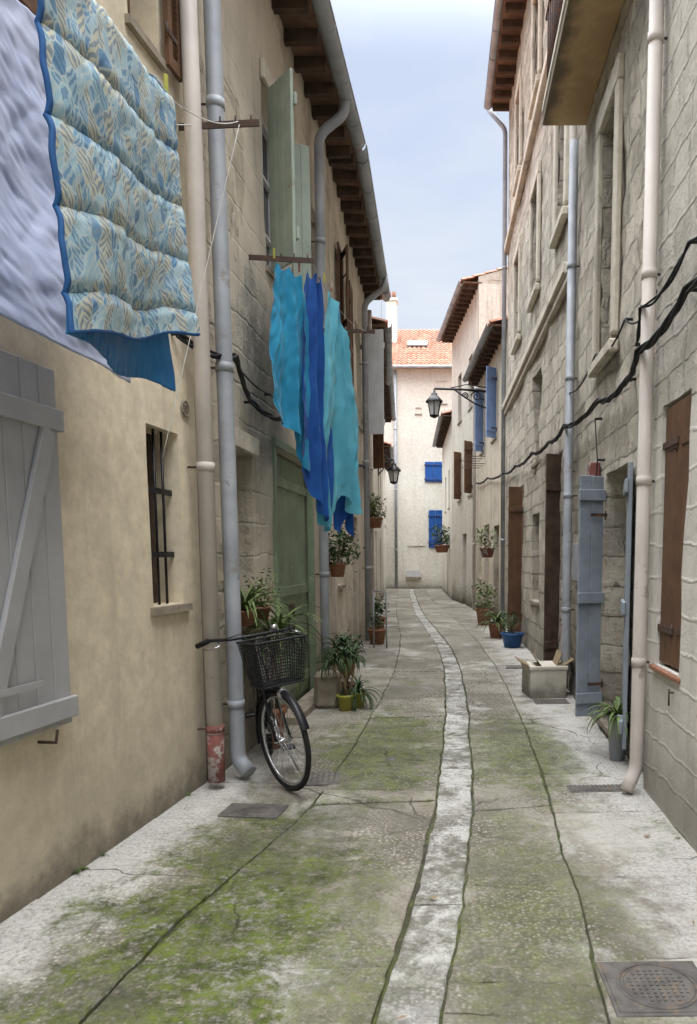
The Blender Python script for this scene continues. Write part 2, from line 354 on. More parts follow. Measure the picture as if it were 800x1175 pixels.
# ------------------------------------------------------------------ ground & street
def interp(T):
    def f(y):
        if y<=T[0][0]: return T[0][1]
        for (a,b),(c,d) in zip(T,T[1:]):
            if y<=c: return b+(d-b)*(y-a)/(c-a+1e-9)
        return T[-1][1]
    return f
xl=interp([(-6,-3.04),(5.17,-1.70),(5.3,-1.66),(10,-1.5),(15.6,-1.6),(20.7,-1.96),(30,-2.45),(38,-3)])
xr=interp([(-6,1.34),(5,1.38),(5.05,1.46),(9,1.5),(17.3,1.42),(22.6,1.0),(28.5,.28),(36,-.1),(38,-.1)])
xd=interp([(-6,-.75),(0,-.30),(2.4,-.125),(3.4,-.02),(4.48,.054),(6.5,.115),(8.95,.14),(11,.11),(13.46,-.02),(16.9,-.33),(22,-.78),(28,-1.15),(38,-1.7)])
dw=.115
mb=MB();mb.quad((-250,-250,-.06),(250,-250,-.06),(250,250,-.06),(-250,250,-.06));mb.build('ground',[m_ground])
mb=MB();mb.quad((-4,-7,-.018),(3,-7,-.018),(3,38.5,-.018),(-4,38.5,-.018));mb.build('street_bedding',[m_ground])
def jit(x,y,a=.035):
    q=V((x*1.4,y*1.4,3.1));q2=V((x*8,y*8,9.));return x+noise.noise(q)*a+noise.noise(q2)*a*.4,y+noise.noise(q+V((40,0,0)))*a*1.5+noise.noise(q2+V((30,0,0)))*a*.4
def slab(mb,cs,z,gap=.0035,ja=.020,th=.03):
    ring=[]
    for a,b in zip(cs,cs[1:]+cs[:1]):
        L=math.hypot(b[0]-a[0],b[1]-a[1]);k=max(2,int(L/.05))
        for i in range(k):
            x=a[0]+(b[0]-a[0])*i/k;y=a[1]+(b[1]-a[1])*i/k;ring.append(jit(x,y,ja))
    cx=sum(p[0] for p in ring)/len(ring);cy=sum(p[1] for p in ring)/len(ring)
    tx,ty=U(-.004,.004),U(-.003,.003);m=len(ring)
    def ins(g,v):
        o=[]
        for i in range(m):
            p0=ring[i-1];p1=ring[(i+1)%m];dx,dy=p1[0]-p0[0],p1[1]-p0[1];l=math.hypot(dx,dy)+1e-9
            gg=g+v*max(0,noise.noise(V((ring[i][0]*9,ring[i][1]*9,cx*3))))
            o.append((ring[i][0]-dy/l*gg,ring[i][1]+dx/l*gg))
        return o
    def zz(x,y,o=0): return z+o+(x-cx)*tx+(y-cy)*ty
    a=ins(gap,.014);b=ins(gap+.006,.018)
    A=[mb.vert((x,y,zz(x,y)-th)) for x,y in a];B=[mb.vert((x,y,zz(x,y)-.005)) for x,y in a];C=[mb.vert((x,y,zz(x,y))) for x,y in b]
    mb.ct=U(.1,.9)
    for P,Q in((A,B),(B,C)):
        for i in range(m): mb.face([P[i],P[(i+1)%m],Q[(i+1)%m],Q[i]])
    mb.face(C)
def rows(lst,end,step):
    while lst[-1]<end: lst.append(lst[-1]+step*U(.7,1.3))
    lst[-1]=end;return lst
mb=MB()
e=.006
LO=rows([-6,-3.8,-1.8,0.2,2.0,3.3,4.42,5.15,6.3,7.9],38.2,1.7);LI=rows([-6,-4,-2.,-.2,1.9,2.75,3.78,4.72,4.98,6.1,7.35,8.3],38.2,1.6)
RI=rows([-6,-4,-2,-.4,1.6,2.65,3.45,4.62,5.9,7.2,8.6],38.2,1.6);RO=rows([-6,-3.6,-1.4,.6,2.2,2.85,3.6,4.55,5.35,6.4,7.5,9.2],38.2,1.7)
def col(L,fa,fb,tilt=0.):
    for a,b in zip(L,L[1:]):
        ta=tilt*math.sin(a*7.)*.06;tb=tilt*math.sin(b*7.)*.06
        slab(mb,[(fa(a),a-ta),(fb(a),a+ta),(fb(b),b+tb),(fa(b),b-tb)],U(-.005,.005))
DL=lambda y:xd(y)-dw-e;DR=lambda y:xd(y)+dw+e
ML=lambda y:DL(y)+(xl(y)-DL(y))*(.47+(.10*min(1,max(0,(4.6-y)/1.2))));MR=lambda y:DR(y)+(xr(y)-DR(y))*.42
col(LO,lambda y:xl(y)-.05,ML,1);col(LI,ML,DL,1);col(RI,DR,MR,1);col(RO,MR,lambda y:xr(y)+.1,1)
mb.build('street_paving',[m_pave])
mb=MB();D=rows([-6.,-5],38.2,.95)
for a,b in zip(D,D[1:]):
    slab(mb,[(xd(a)-dw,a),(xd(a)+dw,a),(xd(b)+dw,b),(xd(b)-dw,b)],-.010+U(-.004,.004),.003,.02,.03)
mb.build('stone_drain_channel',[m_drain])
def cover(name,x0,x1,y0,y1,rotz=0,round_=False,grate=False):
    mb=MB();c=V(((x0+x1)/2,(y0+y1)/2,0));hx=(x1-x0)/2;hy=(y1-y0)/2
    mb.box(-hx,hx,-hy,hy,-.02,.006,0,.003)
    mb.box(-hx+.015,hx-.015,-hy+.015,hy-.015,.0,.0095,0,.002)
    if round_:
        rr=min(hx,hy)*.86
        for k,(r,z) in enumerate(((rr,.0135),(rr*.9,.012))): mb.lathe((0,0,0),[(r,.009),(r,z),(r-.012,z),(r-.012,.009)],40)
        mb.lathe((0,0,.0),[(rr*.9,.0115),(0.001,.0115)],40)
        for i in range(-5,6):
            for j in range(-5,6):
                if math.hypot(i,j)*rr*.16<rr*.78: mb.box(i*rr*.16-.006,i*rr*.16+.006,j*rr*.16-.006,j*rr*.16+.006,.011,.0145)
    elif grate:
        n=int(2*hx/.03)
        for i in range(n): 
            x=-hx+.03+i*(2*hx-.06)/max(1,n-1);mb.box(x-.006,x+.006,-hy+.02,hy-.02,.009,.0145)
    else:
        n=int(2*hx/.035);m=int(2*hy/.035)
        for i in range(1,n):
            for j in range(1,m): mb.box(-hx+i*2*hx/n-.009,-hx+i*2*hx/n+.009,-hy+j*2*hy/m-.004,-hy+j*2*hy/m+.004,.009,.013)
    return mb.build(name,[m_castiron],None,Matrix.Translation(c+V((0,0,.002)))@Matrix.Rotation(rotz,4,'Z'))
cover('manhole_cover',.60,.99,2.44,2.79,.02,True)
cover('drain_grate',.86,1.30,4.93,5.08,.05,False,True);cover('inspection_cover',-1.40,-1.02,4.44,4.68,-.1,True)
cover('inspection_cover',-1.0,-.76,5.10,5.40,.1)
cover('inspection_cover',1.0,1.38,8.0,8.25,.03);cover('drain_grate',.9,1.25,10.6,10.9,-.1,False,True)
mb=MB();mb.lathe((0,0,0),[(.001,.006),(.04,.006),(.045,0)],20);mb.build('valve_cover',[m_castiron],None,Matrix.Translation((-.42,5.75,.005)))
mb=MB()
for i in range(1700):
    y=1.8+16*R()**1.6;side=R()
    if side<.5: x=xl(y)+.02+abs(random.gauss(0,.14))
    elif side<.85: x=xr(y)-.02-abs(random.gauss(0,.12))
    else: x=xd(y)+random.gauss(0,.4)
    s_=U(.002,.006);q=[V((x+U(-s_,s_),y+U(-s_,s_),.004+s_*U(0,1.2))) for _ in range(4)]
    b=[mb.vert(t) for t in q];k=0 if R()<.6 else (1 if R()<.6 else 2)
    mb.face(b[:3],k);mb.face([b[0],b[2],b[3]],k);mb.face([b[0],b[1],b[3]],k)
for i in range(60):
    y=U(1.8,12);x=random.choice([xl(y)+abs(random.gauss(.05,.15)),xr(y)-abs(random.gauss(.05,.15)),xd(y)+.1*U(-1,1)]);L=U(.012,.03);a=U(0,6.28)
    d=V((math.cos(a),math.sin(a),U(0,.3)))*L;s2=V((-math.sin(a),math.cos(a),U(0,.4)))*L*.4;c=V((x,y,.012))
    mb.quad(c-d,c+s2,c+d,c-s2,2)
mb.build('ground_debris',[m_stoneb,m_soil,m_straw])
wd=MB()
for i in range(34):
    y=U(2.2,14);x=random.choice([xl(y)+.015,xr(y)-.015]);wd.blades((x,y,0),random.randint(5,14),U(.03,.09),.006,1.)
wd.build('weed_tufts',[m_leafL])
# ------------------------------------------------------------------ architecture kit
def tiles(mb,o,ex,ey,w,l,mi=0,pitch=.2):
    nrm=ex.cross(ey).normalized()
    if nrm.z<0:nrm=-nrm
    nu=int(w/pitch)*6;nv=max(1,int(l/.35))
    for j in range(nv):
        lo=j*l/nv;hi=(j+1)*l/nv+.03
        g=[]
        for i in range(nu+1):
            x=i*w/nu;h=abs(math.sin(math.pi*x/pitch))*.07
            g.append((mb.vert(o+ex*x+ey*lo+nrm*(h+.03)),mb.vert(o+ex*x+ey*hi+nrm*(h))))
        for i in range(nu): mb.face([g[i][0],g[i+1][0],g[i+1][1],g[i][1]],mi,None,True)
def roof(parent,W,z,over,back=4.,slope=17,t0=0,t1=None,gut=True,raft=True,gr=.075):
    if t1 is None:t1=W.len
    mb=MB();F=W.F
    k=t0+.15
    while raft and k<t1:
        q=U(-.015,.015);mb.fbox(F,k+q,k+q+.075,-.05,over-.04+U(-.02,.0),z-.13,z-.01,0);k+=.42
    mb.fbox(F,t0,t1,-.1,over,z-.008,z+.02,1)
    if gut:
        n=8;prev=None;N_=max(1,int((t1-t0)/1.5))
        for q in range(N_+1):
            t=t0+(t1-t0)*q/N_;dz=.03+.012*math.sin(q*2.3)
            cur=[mb.vert(W.PS(t,over+.05+gr*math.cos(math.pi+math.pi*i/n),z+dz+gr*math.sin(math.pi+math.pi*i/n))) for i in range(n+1)]
            if prev:
                for i in range(n): mb.face([prev[i],prev[i+1],cur[i+1],cur[i]],2,None,True)
            prev=cur
        k=t0+.3
        while k<t1:
            mb.tube([W.PS(k,over+.05+(gr+.006)*math.cos(math.pi+math.pi*i/8),z+.03+(gr+.006)*math.sin(math.pi+math.pi*i/8)) for i in range(9)],.008,5,2);k+=.8
        mb.tube([W.PS(t0,over+.05+gr,z+.03),W.PS(t1,over+.05+gr,z+.03)],.011,6,2)
    a=math.radians(slope);up=(-W.n*math.cos(a)+V((0,0,math.sin(a))))
    tiles(mb,W.PS(t0,over+.03,z+.04),W.e,up,t1-t0,(back+over)/math.cos(a),3)
    zt=z+.04+(back+over)*math.tan(a)
    mb.quad(W.PS(t0,-back,zt+.03),W.PS(t1,-back,zt+.03),W.PS(t1,-2*back,z),W.PS(t0,-2*back,z),3)
    for t in(t0+.01,t1-.01):
        mb.face([mb.vert(W.PS(t,0,z)),mb.vert(W.PS(t,0,z+.04+over*math.tan(a))),mb.vert(W.PS(t,-back,zt)),mb.vert(W.PS(t,-2*back+.1,z))],4)
    mb.build('roof',[m_wood,m_board,m_zinc,m_tile,m_side],parent)
def shell(parent,W,z,back,t0=0,t1=None,mat=None):
    if t1 is None:t1=W.len
    mb=MB();b=-back
    for t in(t0+.012,t1-.012): mb.quad(W.PS(t,-.01,0),W.PS(t,b,0),W.PS(t,b,z),W.PS(t,-.01,z),0,[(0,0),(back,0),(back,z),(0,z)])
    mb.quad(W.PS(t0,b,0),W.PS(t1,b,0),W.PS(t1,b,z),W.PS(t0,b,z));mb.quad(W.PS(t0,-.3,z),W.PS(t1,-.3,z),W.PS(t1,b,z),W.PS(t0,b,z))
    mb.build('side_walls',[mat or m_side],parent)
def window(parent,W,y0,y1,z0,z1,fm,d=.17,name='window'):
    mb=MB();a,b=W.s_(y0),W.s_(y1);F=W.F;f=.05
    mb.fbox(F,a,b,-d-.03,-d-.02,z0,z1,0)
    mb.fbox(F,a,a+f,-d-.02,-d+.03,z0,z1,1);mb.fbox(F,b-f,b,-d-.02,-d+.03,z0,z1,1)
    mb.fbox(F,a+f,b-f,-d-.02,-d+.028,z0,z0+f,1);mb.fbox(F,a+f,b-f,-d-.02,-d+.028,z1-f,z1,1)
    m=(a+b)/2;mb.fbox(F,m-.035,m+.035,-d-.02,-d+.034,z0+f,z1-f,1)
    n=3 if z1-z0>1.2 else 2
    for i in range(1,n): 
        z=z0+(z1-z0)*i/n;mb.fbox(F,a+f,b-f,-d-.019,-d+.02,z-.014,z+.014,1)
    if name=='window': mb.fbox(F,a-.04,b+.04,-.03,.035,z0-.05,z0-.003,2)
    mb.build('window',[glassM,fm,m_stoneb],parent)
def frame_dir(o,ang):
    d=V((math.cos(math.radians(ang)),math.sin(math.radians(ang)),0));return (V(o),d,V((-d.y,d.x,0)),V((0,0,1)))
def shutter(mb,F,w,z0,z1,mi=0,th=.03,planks=4,rails=(.12,.85),brace=0,side=1,hi=1,louver=False):
    h=z1-z0;pw=w/planks
    if louver:
        mb.fbox(F,0,.05,0,th,z0,z1,mi);mb.fbox(F,w-.05,w,0,th,z0,z1,mi)
        for r in(0,.5,1): mb.fbox(F,.05,w-.05,0.001,th-.001,z0+(h-.07)*r,z0+(h-.07)*r+.07,mi)
        z=z0+.09
        o,ex,ey,ez=F
        while z<z1-.08:
            mb.quad(o+ex*.05+ey*.004+ez*z,o+ex*(w-.05)+ey*.004+ez*z,o+ex*(w-.05)+ey*(th-.004)+ez*(z+.028),o+ex*.05+ey*(th-.004)+ez*(z+.028),mi);z+=.036
    else:
        for i in range(planks): mb.fbox(F,i*pw+.0025,(i+1)*pw-.0025,0,th,z0+U(0,.004),z1-U(0,.004),mi,.004)
        mb.fbox(F,.01,w-.01,.006,th-.006,z0+.01,z1-.01,mi)
        sd=(th,th+.028) if side>0 else (-.028,0)
        for r in rails: mb.fbox(F,-.012,w+.012,sd[0],sd[1],z0+h*r-.05,z0+h*r+.05,mi,.005)
        if brace:
            za=z0+h*rails[0]+.05;zb=z0+h*rails[-1]-.05;o,ex,ey,ez=F
            x0,x1=(.06,w-.09) if brace>0 else (w-.09,.06)
            d=(ex*(x1-x0)+ez*(zb-za));L=d.length;d.normalize();pn=d.cross(ey)
            mb.fbox((o+ex*(x0)+ez*za,d,ey,pn),.0,L,sd[0]+.001,sd[1]-.002,-.045,.045,mi,.004)
    for r in(.14,.84):
        q=th+(0.029 if not louver and side>0 else 0)
        mb.fbox(F,-.02,w*.6,q,q+.006,z0+h*r-.015,z0+h*r+.015,hi)
        mb.tube([F[0]+F[1]*-.02+F[3]*(z0+h*r-.04)+F[2]*th,F[0]+F[1]*-.02+F[3]*(z0+h*r+.04)+F[2]*th],.01,6,hi)
def wshutter(parent,W,y,w,z0,z1,mat,dirn=1,d=.02,name='shutter',**k):
    F=(W.PS(W.s_(y),d,0),W.e*dirn,W.n,V((0,0,1)));mb=MB();shutter(mb,F,w,z0,z1,**k);return mb.build(name,[mat,m_iron],parent)
def pipe(name,pts,r,mat,collars=(),base=None):
    e=empty(name);mb=MB();sm=[V(pts[0])]
    for i in range(1,len(pts)-1):
        a,b,c=V(pts[i-1]),V(pts[i]),V(pts[i+1]);k=min(.12,(a-b).length*.45,(c-b).length*.45)
        p0=b+(a-b).normalized()*k;p1=b+(c-b).normalized()*k
        for j in range(6):
            t=j/5;sm.append(p0*(1-t)**2+b*2*t*(1-t)+p1*t*t)
    sm.append(V(pts[-1]));mb.tube(sm,r,16,0);mb.build('pipe',[mat],e)
    mb=MB()
    for c in collars:
        for a,b in zip(sm,sm[1:]):
            if (a.z-c)*(b.z-c)<=0 and abs(a.z-b.z)>.2:
                t=(a.z-c)/(a.z-b.z);q=a.lerp(b,t);d=(b-a).normalized()
                mb.tube([q-d*.03,q-d*.029,q+d*.029,q+d*.03],[r,r+.006,r+.006,r],14,0);mb.tube([q,q+V((-.12 if q.x<0 else .12,0,0))],.008,6,1);break
    mb.build('collars',[mat,m_iron],e)
    if base:
        q=sm[-1] if sm[-1].z<sm[0].z else sm[0];mb=MB()
        mb.tube([V((q.x,q.y,max(q.z,0.01))),V((q.x,q.y,base[0]))],r+.004,16,0)
        mb.tube([V((q.x,q.y,base[0])),V((q.x,q.y,base[0]+.05))],r+.010,16,0);mb.build('cast_iron_shoe',[base[1]],e)
    return e
# ------------------------------------------------------------------ LEFT HOUSES
A=Wall((-2.80,-4),(-1.70,5.17),1)
h=empty('beige_stucco_house');mb=MB()
opsA=[(4.52,4.93,1.30,2.40),(4.5,4.84,4.62,5.9),(1.9,2.88,.85,2.45),(2.3,2.95,4.05,5.6),(-2.5,-1.5,.9,2.5),(-.5,.5,0,2.2)]
wallmesh(mb,A,-.05,6.7,opsA,depth=.26,wob=.02);mb.build('front_wall',[m_ochre],h)
shell(h,A,6.7,8);roof(h,A,6.7,.35)
window(h,A,4.52,4.93,1.30,2.40,m_wood,.22);window(h,A,4.5,4.84,4.62,5.9,m_brown,.2);window(h,A,1.9,2.88,.85,2.45,m_white);window(h,A,2.3,2.95,4.05,5.6,m_white);window(h,A,-2.5,-1.5,.9,2.5,m_white)
mb=MB();A.box(mb,-.5,.5,-.2,-.15,0,2.2,0);mb.build('door',[m_brown],h)
mb=MB();a,b=A.s_(4.52),A.s_(4.93)
for i in range(1,4): 
    t=a+(b-a)*(i/4);mb.tube([A.PS(t,-.07,1.30),A.PS(t,-.07,2.40)],.009,8)
for z in(1.62,2.02): mb.fbox(A.F,a,b,-.078,-.062,z-.018,z+.018)
mb.build('window_grille',[m_black],h)
ys=2.955
F=(A.PS(A.s_(ys),.045,0),A.e,A.n,V((0,0,1)));mb=MB()
shutter(mb,F,.62,.80,2.47,planks=5,rails=(.05,.86),brace=1,side=1,hi=0)
for z in(.9,2.3): mb.tube([A.PS(A.s_(ys)-.06,.02,z),A.PS(A.s_(ys),.06,z)],.012,6)
mb.tube([A.PS(A.s_(3.4),.0,.74),A.PS(A.s_(3.4),.10,.74),A.PS(A.s_(3.4),.11,.80)],.008,6,1)
mb.build('shutter',[m_grey,m_iron],h)
wshutter(h,A,1.9,.62,.80,2.47,m_grey,-1,.045,planks=5,rails=(.05,.86),brace=1)
wshutter(h,A,3.02,.62,4.02,5.62,m_brown,1,.03,louver=True);wshutter(h,A,4.86,.18,4.6,5.9,m_brown,1,.03,louver=True)
mb=MB();c=A.PS(A.s_(5.02),.008,2.58);pts=[c+A.e*.05*math.cos(t*.5236)+V((0,0,.05*math.sin(t*.5236))) for t in range(12)]
mb.tube(pts,.007,6,0,closed=True)
for i in range(-2,3): mb.tube([c+V((0,0,i*.018))-A.e*.04,c+V((0,0,i*.018))+A.e*.04],.004,4,0)
mb.build('air_vent',[m_stoneb],h)

B1=Wall((-1.66,5.19),(-1.50,10),1);B2=Wall((-1.50,10),(-1.60,15.6),1)
h=empty('worn_plaster_house')
mb=MB();ops1=[(5.65,6.4,1.07,2.45),(7.05,8.72,-.02,2.64),(6.95,7.85,4.2,5.75),(8.9,9.4,4.4,5.6)]
wallmesh(mb,B1,-.05,6.85,ops1,wob=.03,step=.25,hf=.012);
wallmesh(mb,B2,-.05,6.85,[(11.15,12.05,3.95,5.9),(12.6,13.4,0,2.3),(10.6,11.2,1.2,2.3),(13.6,14.3,4.0,5.8)],wob=.03,step=.3,hf=.012)
mb.build('front_wall',[m_houseB],h)
shell(h,B1,6.85,8);shell(h,B2,6.85,8)
roof(h,B1,6.8,.36,gr=.085);roof(h,B2,6.8,.37,gr=.085)
window(h,B1,5.65,6.4,1.07,2.45,m_white,.2);window(h,B1,6.95,7.85,4.2,5.75,m_white);window(h,B1,8.9,9.4,4.4,5.6,m_white);window(h,B2,11.15,12.05,3.95,5.9,m_white);window(h,B2,10.6,11.2,1.2,2.3,m_white);window(h,B2,13.6,14.3,4,5.8,m_white)
mb=MB();a,b=B1.s_(7.05),B1.s_(8.72);n=9
for i in range(n): mb.fbox(B1.F,a+(b-a)*i/n+.003,a+(b-a)*(i+1)/n-.003,-.10,-.07,.06,2.60,0,.003)
mb.fbox(B1.F,a,b,-.12,-.09,0,2.64,0)
for z in(.25,1.25,2.35): mb.fbox(B1.F,a+.04,b-.04,-.07,-.05,z-.05,z+.05,0,.004)
mb.fbox(B1.F,a-.02,a+.05,-.05,.02,0,2.64,0,.005);mb.fbox(B1.F,b-.05,b+.02,-.05,.02,0,2.64,0,.005);mb.fbox(B1.F,a-.02,b+.02,-.04,.03,2.641,2.72,0,.005)
mb.fbox(B1.F,a+.7,a+.78,-.05,-.01,1.0,1.12,1)
mb.build('green_door',[m_green,m_iron],h)
mb=MB();B1.box(mb,7.0,8.8,.0,.2,-.02,.07);mb.build('doorstep',[m_stoneb],h)
mb=MB();B2.box(mb,12.6,13.4,-.15,-.1,0,2.3);mb.build('door',[m_brown],h)
mb=MB();shutter(mb,frame_dir(B1.P(7.0,.03,0),-48),.40,4.16,5.72,planks=3,rails=(.15,.85));mb.build('shutter',[m_green2,m_iron],h)
mb=MB();shutter(mb,frame_dir(B1.P(7.88,.03,0),30),.20,4.16,5.75,planks=2,rails=(.15,.5,.85));mb.build('shutter',[m_green2,m_iron],h)
for y,dn in((11.1,-1),(12.1,1)): wshutter(h,B2,y,.42,3.93,5.92,m_brown,dn,.03,louver=True)
mb=MB();shutter(mb,frame_dir(B2.P(11.12,.03,0),-70),.38,3.93,5.92,louver=True);mb.build('shutter',[m_brown,m_iron],h)
mb=MB();shutter(mb,frame_dir(B2.P(14.4,.02,0),-8),.42,3.93,5.85,planks=4);mb.build('shutter',[m_white,m_iron],h)
mb=MB();B1.box(mb,6.9,7.9,0,.04,5.755,5.92,0,.008);B1.box(mb,5.6,6.45,0,.04,2.455,2.6,0,.008);mb.build('stone_lintels',[m_R2p],h)

C1=Wall((-1.60,15.6),(-1.96,20.7),1);C2=Wall((-1.96,20.7),(-2.45,30),1)
h=empty('grey_terraced_house');mb=MB()
oc1=[(16.2,17.1,0,2.3),(18,18.8,3.8,5.3),(18.9,19.6,1.1,2.2)];oc2=[(22,23,0,2.4),(24.5,25.3,3.6,5.2),(27,27.8,3.6,5.2),(26,26.9,0,2.3)]
wallmesh(mb,C1,-.05,6.3,oc1,step=.8);wallmesh(mb,C2,-.05,7,oc2,step=.9)
mb.build('front_wall',[m_houseC],h);shell(h,C1,6.3,7);shell(h,C2,7,7);roof(h,C1,6.3,.4);roof(h,C2,7.,.4)
for q in oc1: window(h,C1,*q,m_brown)
for q in oc2: window(h,C2,*q,m_brown)
mb=MB();shutter(mb,frame_dir(C1.P(18.85,.02,0),-40),.4,3.8,5.3,planks=3);mb.build('shutter',[m_brown,m_iron],h)
C3=Wall((-2.45,30),(-2.9,37),1);h=empty('narrow_terraced_house');mb=MB();wallmesh(mb,C3,-.05,6,[(32,32.9,0,2.2),(34,34.8,3,4.4)],step=1.);mb.build('front_wall',[m_end],h);shell(h,C3,6,6);roof(h,C3,6,.3)
window(h,C3,32,32.9,0,2.2,m_brown);window(h,C3,34,34.8,3,4.4,m_brown)

# ------------------------------------------------------------------ RIGHT HOUSES
D1=Wall((1.35,-4),(1.38,5.0),-1)
h=empty('cream_plaster_house');mb=MB()
wallmesh(mb,D1,-.05,6.4,[(4.28,4.80,.91,2.55),(1.5,2.5,1,2.5),(-2,-1,0,2.3),(1.6,2.4,4.2,5.6)],depth=.2,wob=.025,step=.25,hf=.010);mb.build('front_wall',[m_R1],h);shell(h,D1,6.4,7);roof(h,D1,6.4,.25)
window(h,D1,1.5,2.5,1,2.5,m_brown);window(h,D1,1.6,2.4,4.2,5.6,m_brown);window(h,D1,-2,-1,0,2.3,m_brown)
mb=MB();shutter(mb,(D1.P(4.30,-.05,0),D1.e,D1.n,V((0,0,1))),.245,.93,2.53,planks=2,rails=(.1,.5,.9),side=-1)
shutter(mb,(D1.P(4.55,-.05,0),D1.e,D1.n,V((0,0,1))),.235,.93,2.53,planks=2,rails=(.1,.5,.9),side=-1)
for z in(1.15,2.3): 
    mb.fbox(D1.F,D1.s_(4.5),D1.s_(4.86),-.018,-.008,z-.02,z+.02,1)
mb.build('shutter',[m_brown,m_iron],h)
mb=MB();D1.box(mb,4.24,4.84,-.05,.03,.872,.905,0,.008);mb.build('window_sill',[m_terra],h)
mb=MB();D1.box(mb,3.5,3.72,.0,.03,.28,.5,0,.006)
for i in range(5): D1.box(mb,3.52,3.70,.03,.036,.30+i*.04,.315+i*.04,0)
mb.build('vent_panel',[m_white],h)
mb=MB();mb.tube([D1.P(4.35,.04,.82),D1.P(4.35,.04,.72)],.006,6);mb.tube([D1.P(4.35,-.02,.8),D1.P(4.35,.04,.8)],.006,6);mb.build('shutter_hook',[m_iron],h)

E1=Wall((1.46,5.0),(1.50,9),-1);E2=Wall((1.50,9),(1.42,17.3),-1)
h=empty('tall_limestone_house');mb=MB()
o1=[(6.62,7.28,3.5,5.5),(5.95,6.85,.1,2.35),(6.0,6.7,7.2,8.8),(7.6,8.2,1.3,2.3)]
o2=[(9.6,10.9,-.02,2.95),(13.95,15.1,-.02,2.95),(15.5,16.8,-.02,2.95),(9.5,10.2,5.85,7.4),(12,12.8,5.85,7.4),(14.6,15.4,5.85,7.4),(9.6,10.3,8.9,10.4),(12.1,12.8,8.9,10.4),(14.7,15.4,8.9,10.4),(11.6,12.4,3.1,4.5),(11.6,12.4,.9,2.3)]
wallmesh(mb,E1,-.05,11.5,o1,0,wob=.04,depth=.3,step=.14,hf=.03);wallmesh(mb,E2,-.05,11.5,o2,0,wob=.045,depth=.3,step=.17,hf=.03);mb.build('front_wall',[m_R2],h)
shell(h,E1,11.5,8);shell(h,E2,11.5,8);roof(h,E1,11.4,.42);roof(h,E2,11.4,.42)
for q in(o1[0],o1[2],o1[3]): window(h,E1,*q,m_brown,.2)
for q in o2[3:]: window(h,E2,*q,m_brown,.2)
window(h,E1,5.95,6.85,.1,2.35,m_wood,.25)
for (a,b) in((9.6,10.9),(13.95,15.1),(15.5,16.8)):
    mb=MB();n=6;ta,tb=E2.s_(a),E2.s_(b)
    for i in range(n): mb.fbox(E2.F,ta+(tb-ta)*i/n+.004,ta+(tb-ta)*(i+1)/n-.004,-.07,-.03,.04,2.93,0,.004)
    mb.fbox(E2.F,ta,tb,-.12,-.075,-.02,2.95,0)
    for z in(.4,1.4,2.5): mb.fbox(E2.F,ta+.03,tb-.03,-.03,-.01,z-.05,z+.05,0)
    mb.build('wooden_door',[m_wood if a<11 else m_brown],h)
mb=MB();shutter(mb,frame_dir(E2.P(9.58,.02,0),205),.22,.15,2.9,planks=2);mb.build('shutter',[m_wood,m_iron],h)
mb=MB();shutter(mb,frame_dir(E2.P(13.9,.02,0),195),.26,.15,2.9,planks=3);mb.build('shutter',[m_brown,m_iron],h)
mb=MB();E1.box(mb,8.9,9.0,0,.10,4.86,4.98,0,.015);E2.box(mb,9.01,17.3,0,.12,4.9,5.03,0,.015);E2.box(mb,9.01,17.3,0,.075,4.80,4.895,0,.01)
E2.box(mb,9.01,17.3,0,.10,8.3,8.45,0,.015);E1.box(mb,5.0,9.0,0,.10,8.3,8.45,0,.015)
mb.build('string_courses',[m_R2p],h)
mb=MB()
for (W_,q) in [(E1,o1[0])]+[(E2,x) for x in o2[3:9]]:
    W_.box(mb,q[0]-.14,q[0]-.005,0,.055,q[2],q[3],0,.012);W_.box(mb,q[1]+.005,q[1]+.14,0,.055,q[2],q[3],0,.012);W_.box(mb,q[0]-.14,q[1]+.14,0,.06,q[3]+.003,q[3]+.2,0,.012);W_.box(mb,q[0]-.16,q[1]+.16,0,.09,q[2]-.16,q[2]-.055,0,.015)
mb.build('window_surrounds',[m_R2p],h)
mb=MB();E1.box(mb,4.6,8.3,.0,.46,6.12,6.22,0,.01);E1.box(mb,4.6,8.3,.40,.47,6.225,6.30,1,.01)
for i in range(26): 
    t=E1.s_(4.65)+i*.14;mb.tube([E1.PS(t,.43,6.3),E1.PS(t,.43,7.15)],.009,6,2)
mb.tube([E1.P(4.62,.43,7.15),E1.P(8.28,.43,7.15)],.018,8,2);mb.build('balcony',[m_soff,m_R2p,m_iron],h)
mb=MB();shutter(mb,frame_dir(E1.P(6.88,.03,0),196),.24,.12,2.34,planks=2,rails=(.08,.5,.92),side=1);mb.build('shutter',[m_bgrey,m_iron],h)
mb=MB();shutter(mb,frame_dir(E1.P(5.92,.03,0),258),.40,.14,2.3,planks=3,rails=(.08,.5,.92),side=-1);mb.build('shutter',[m_bgrey,m_iron],h)
mb=MB();E1.box(mb,7.15,7.4,0,.1,2.2,2.5,0,.01);E1.box(mb,7.9,8.2,0,.08,1.35,1.75,1,.008);mb.build('meter_boxes',[m_red,m_zinc],h)

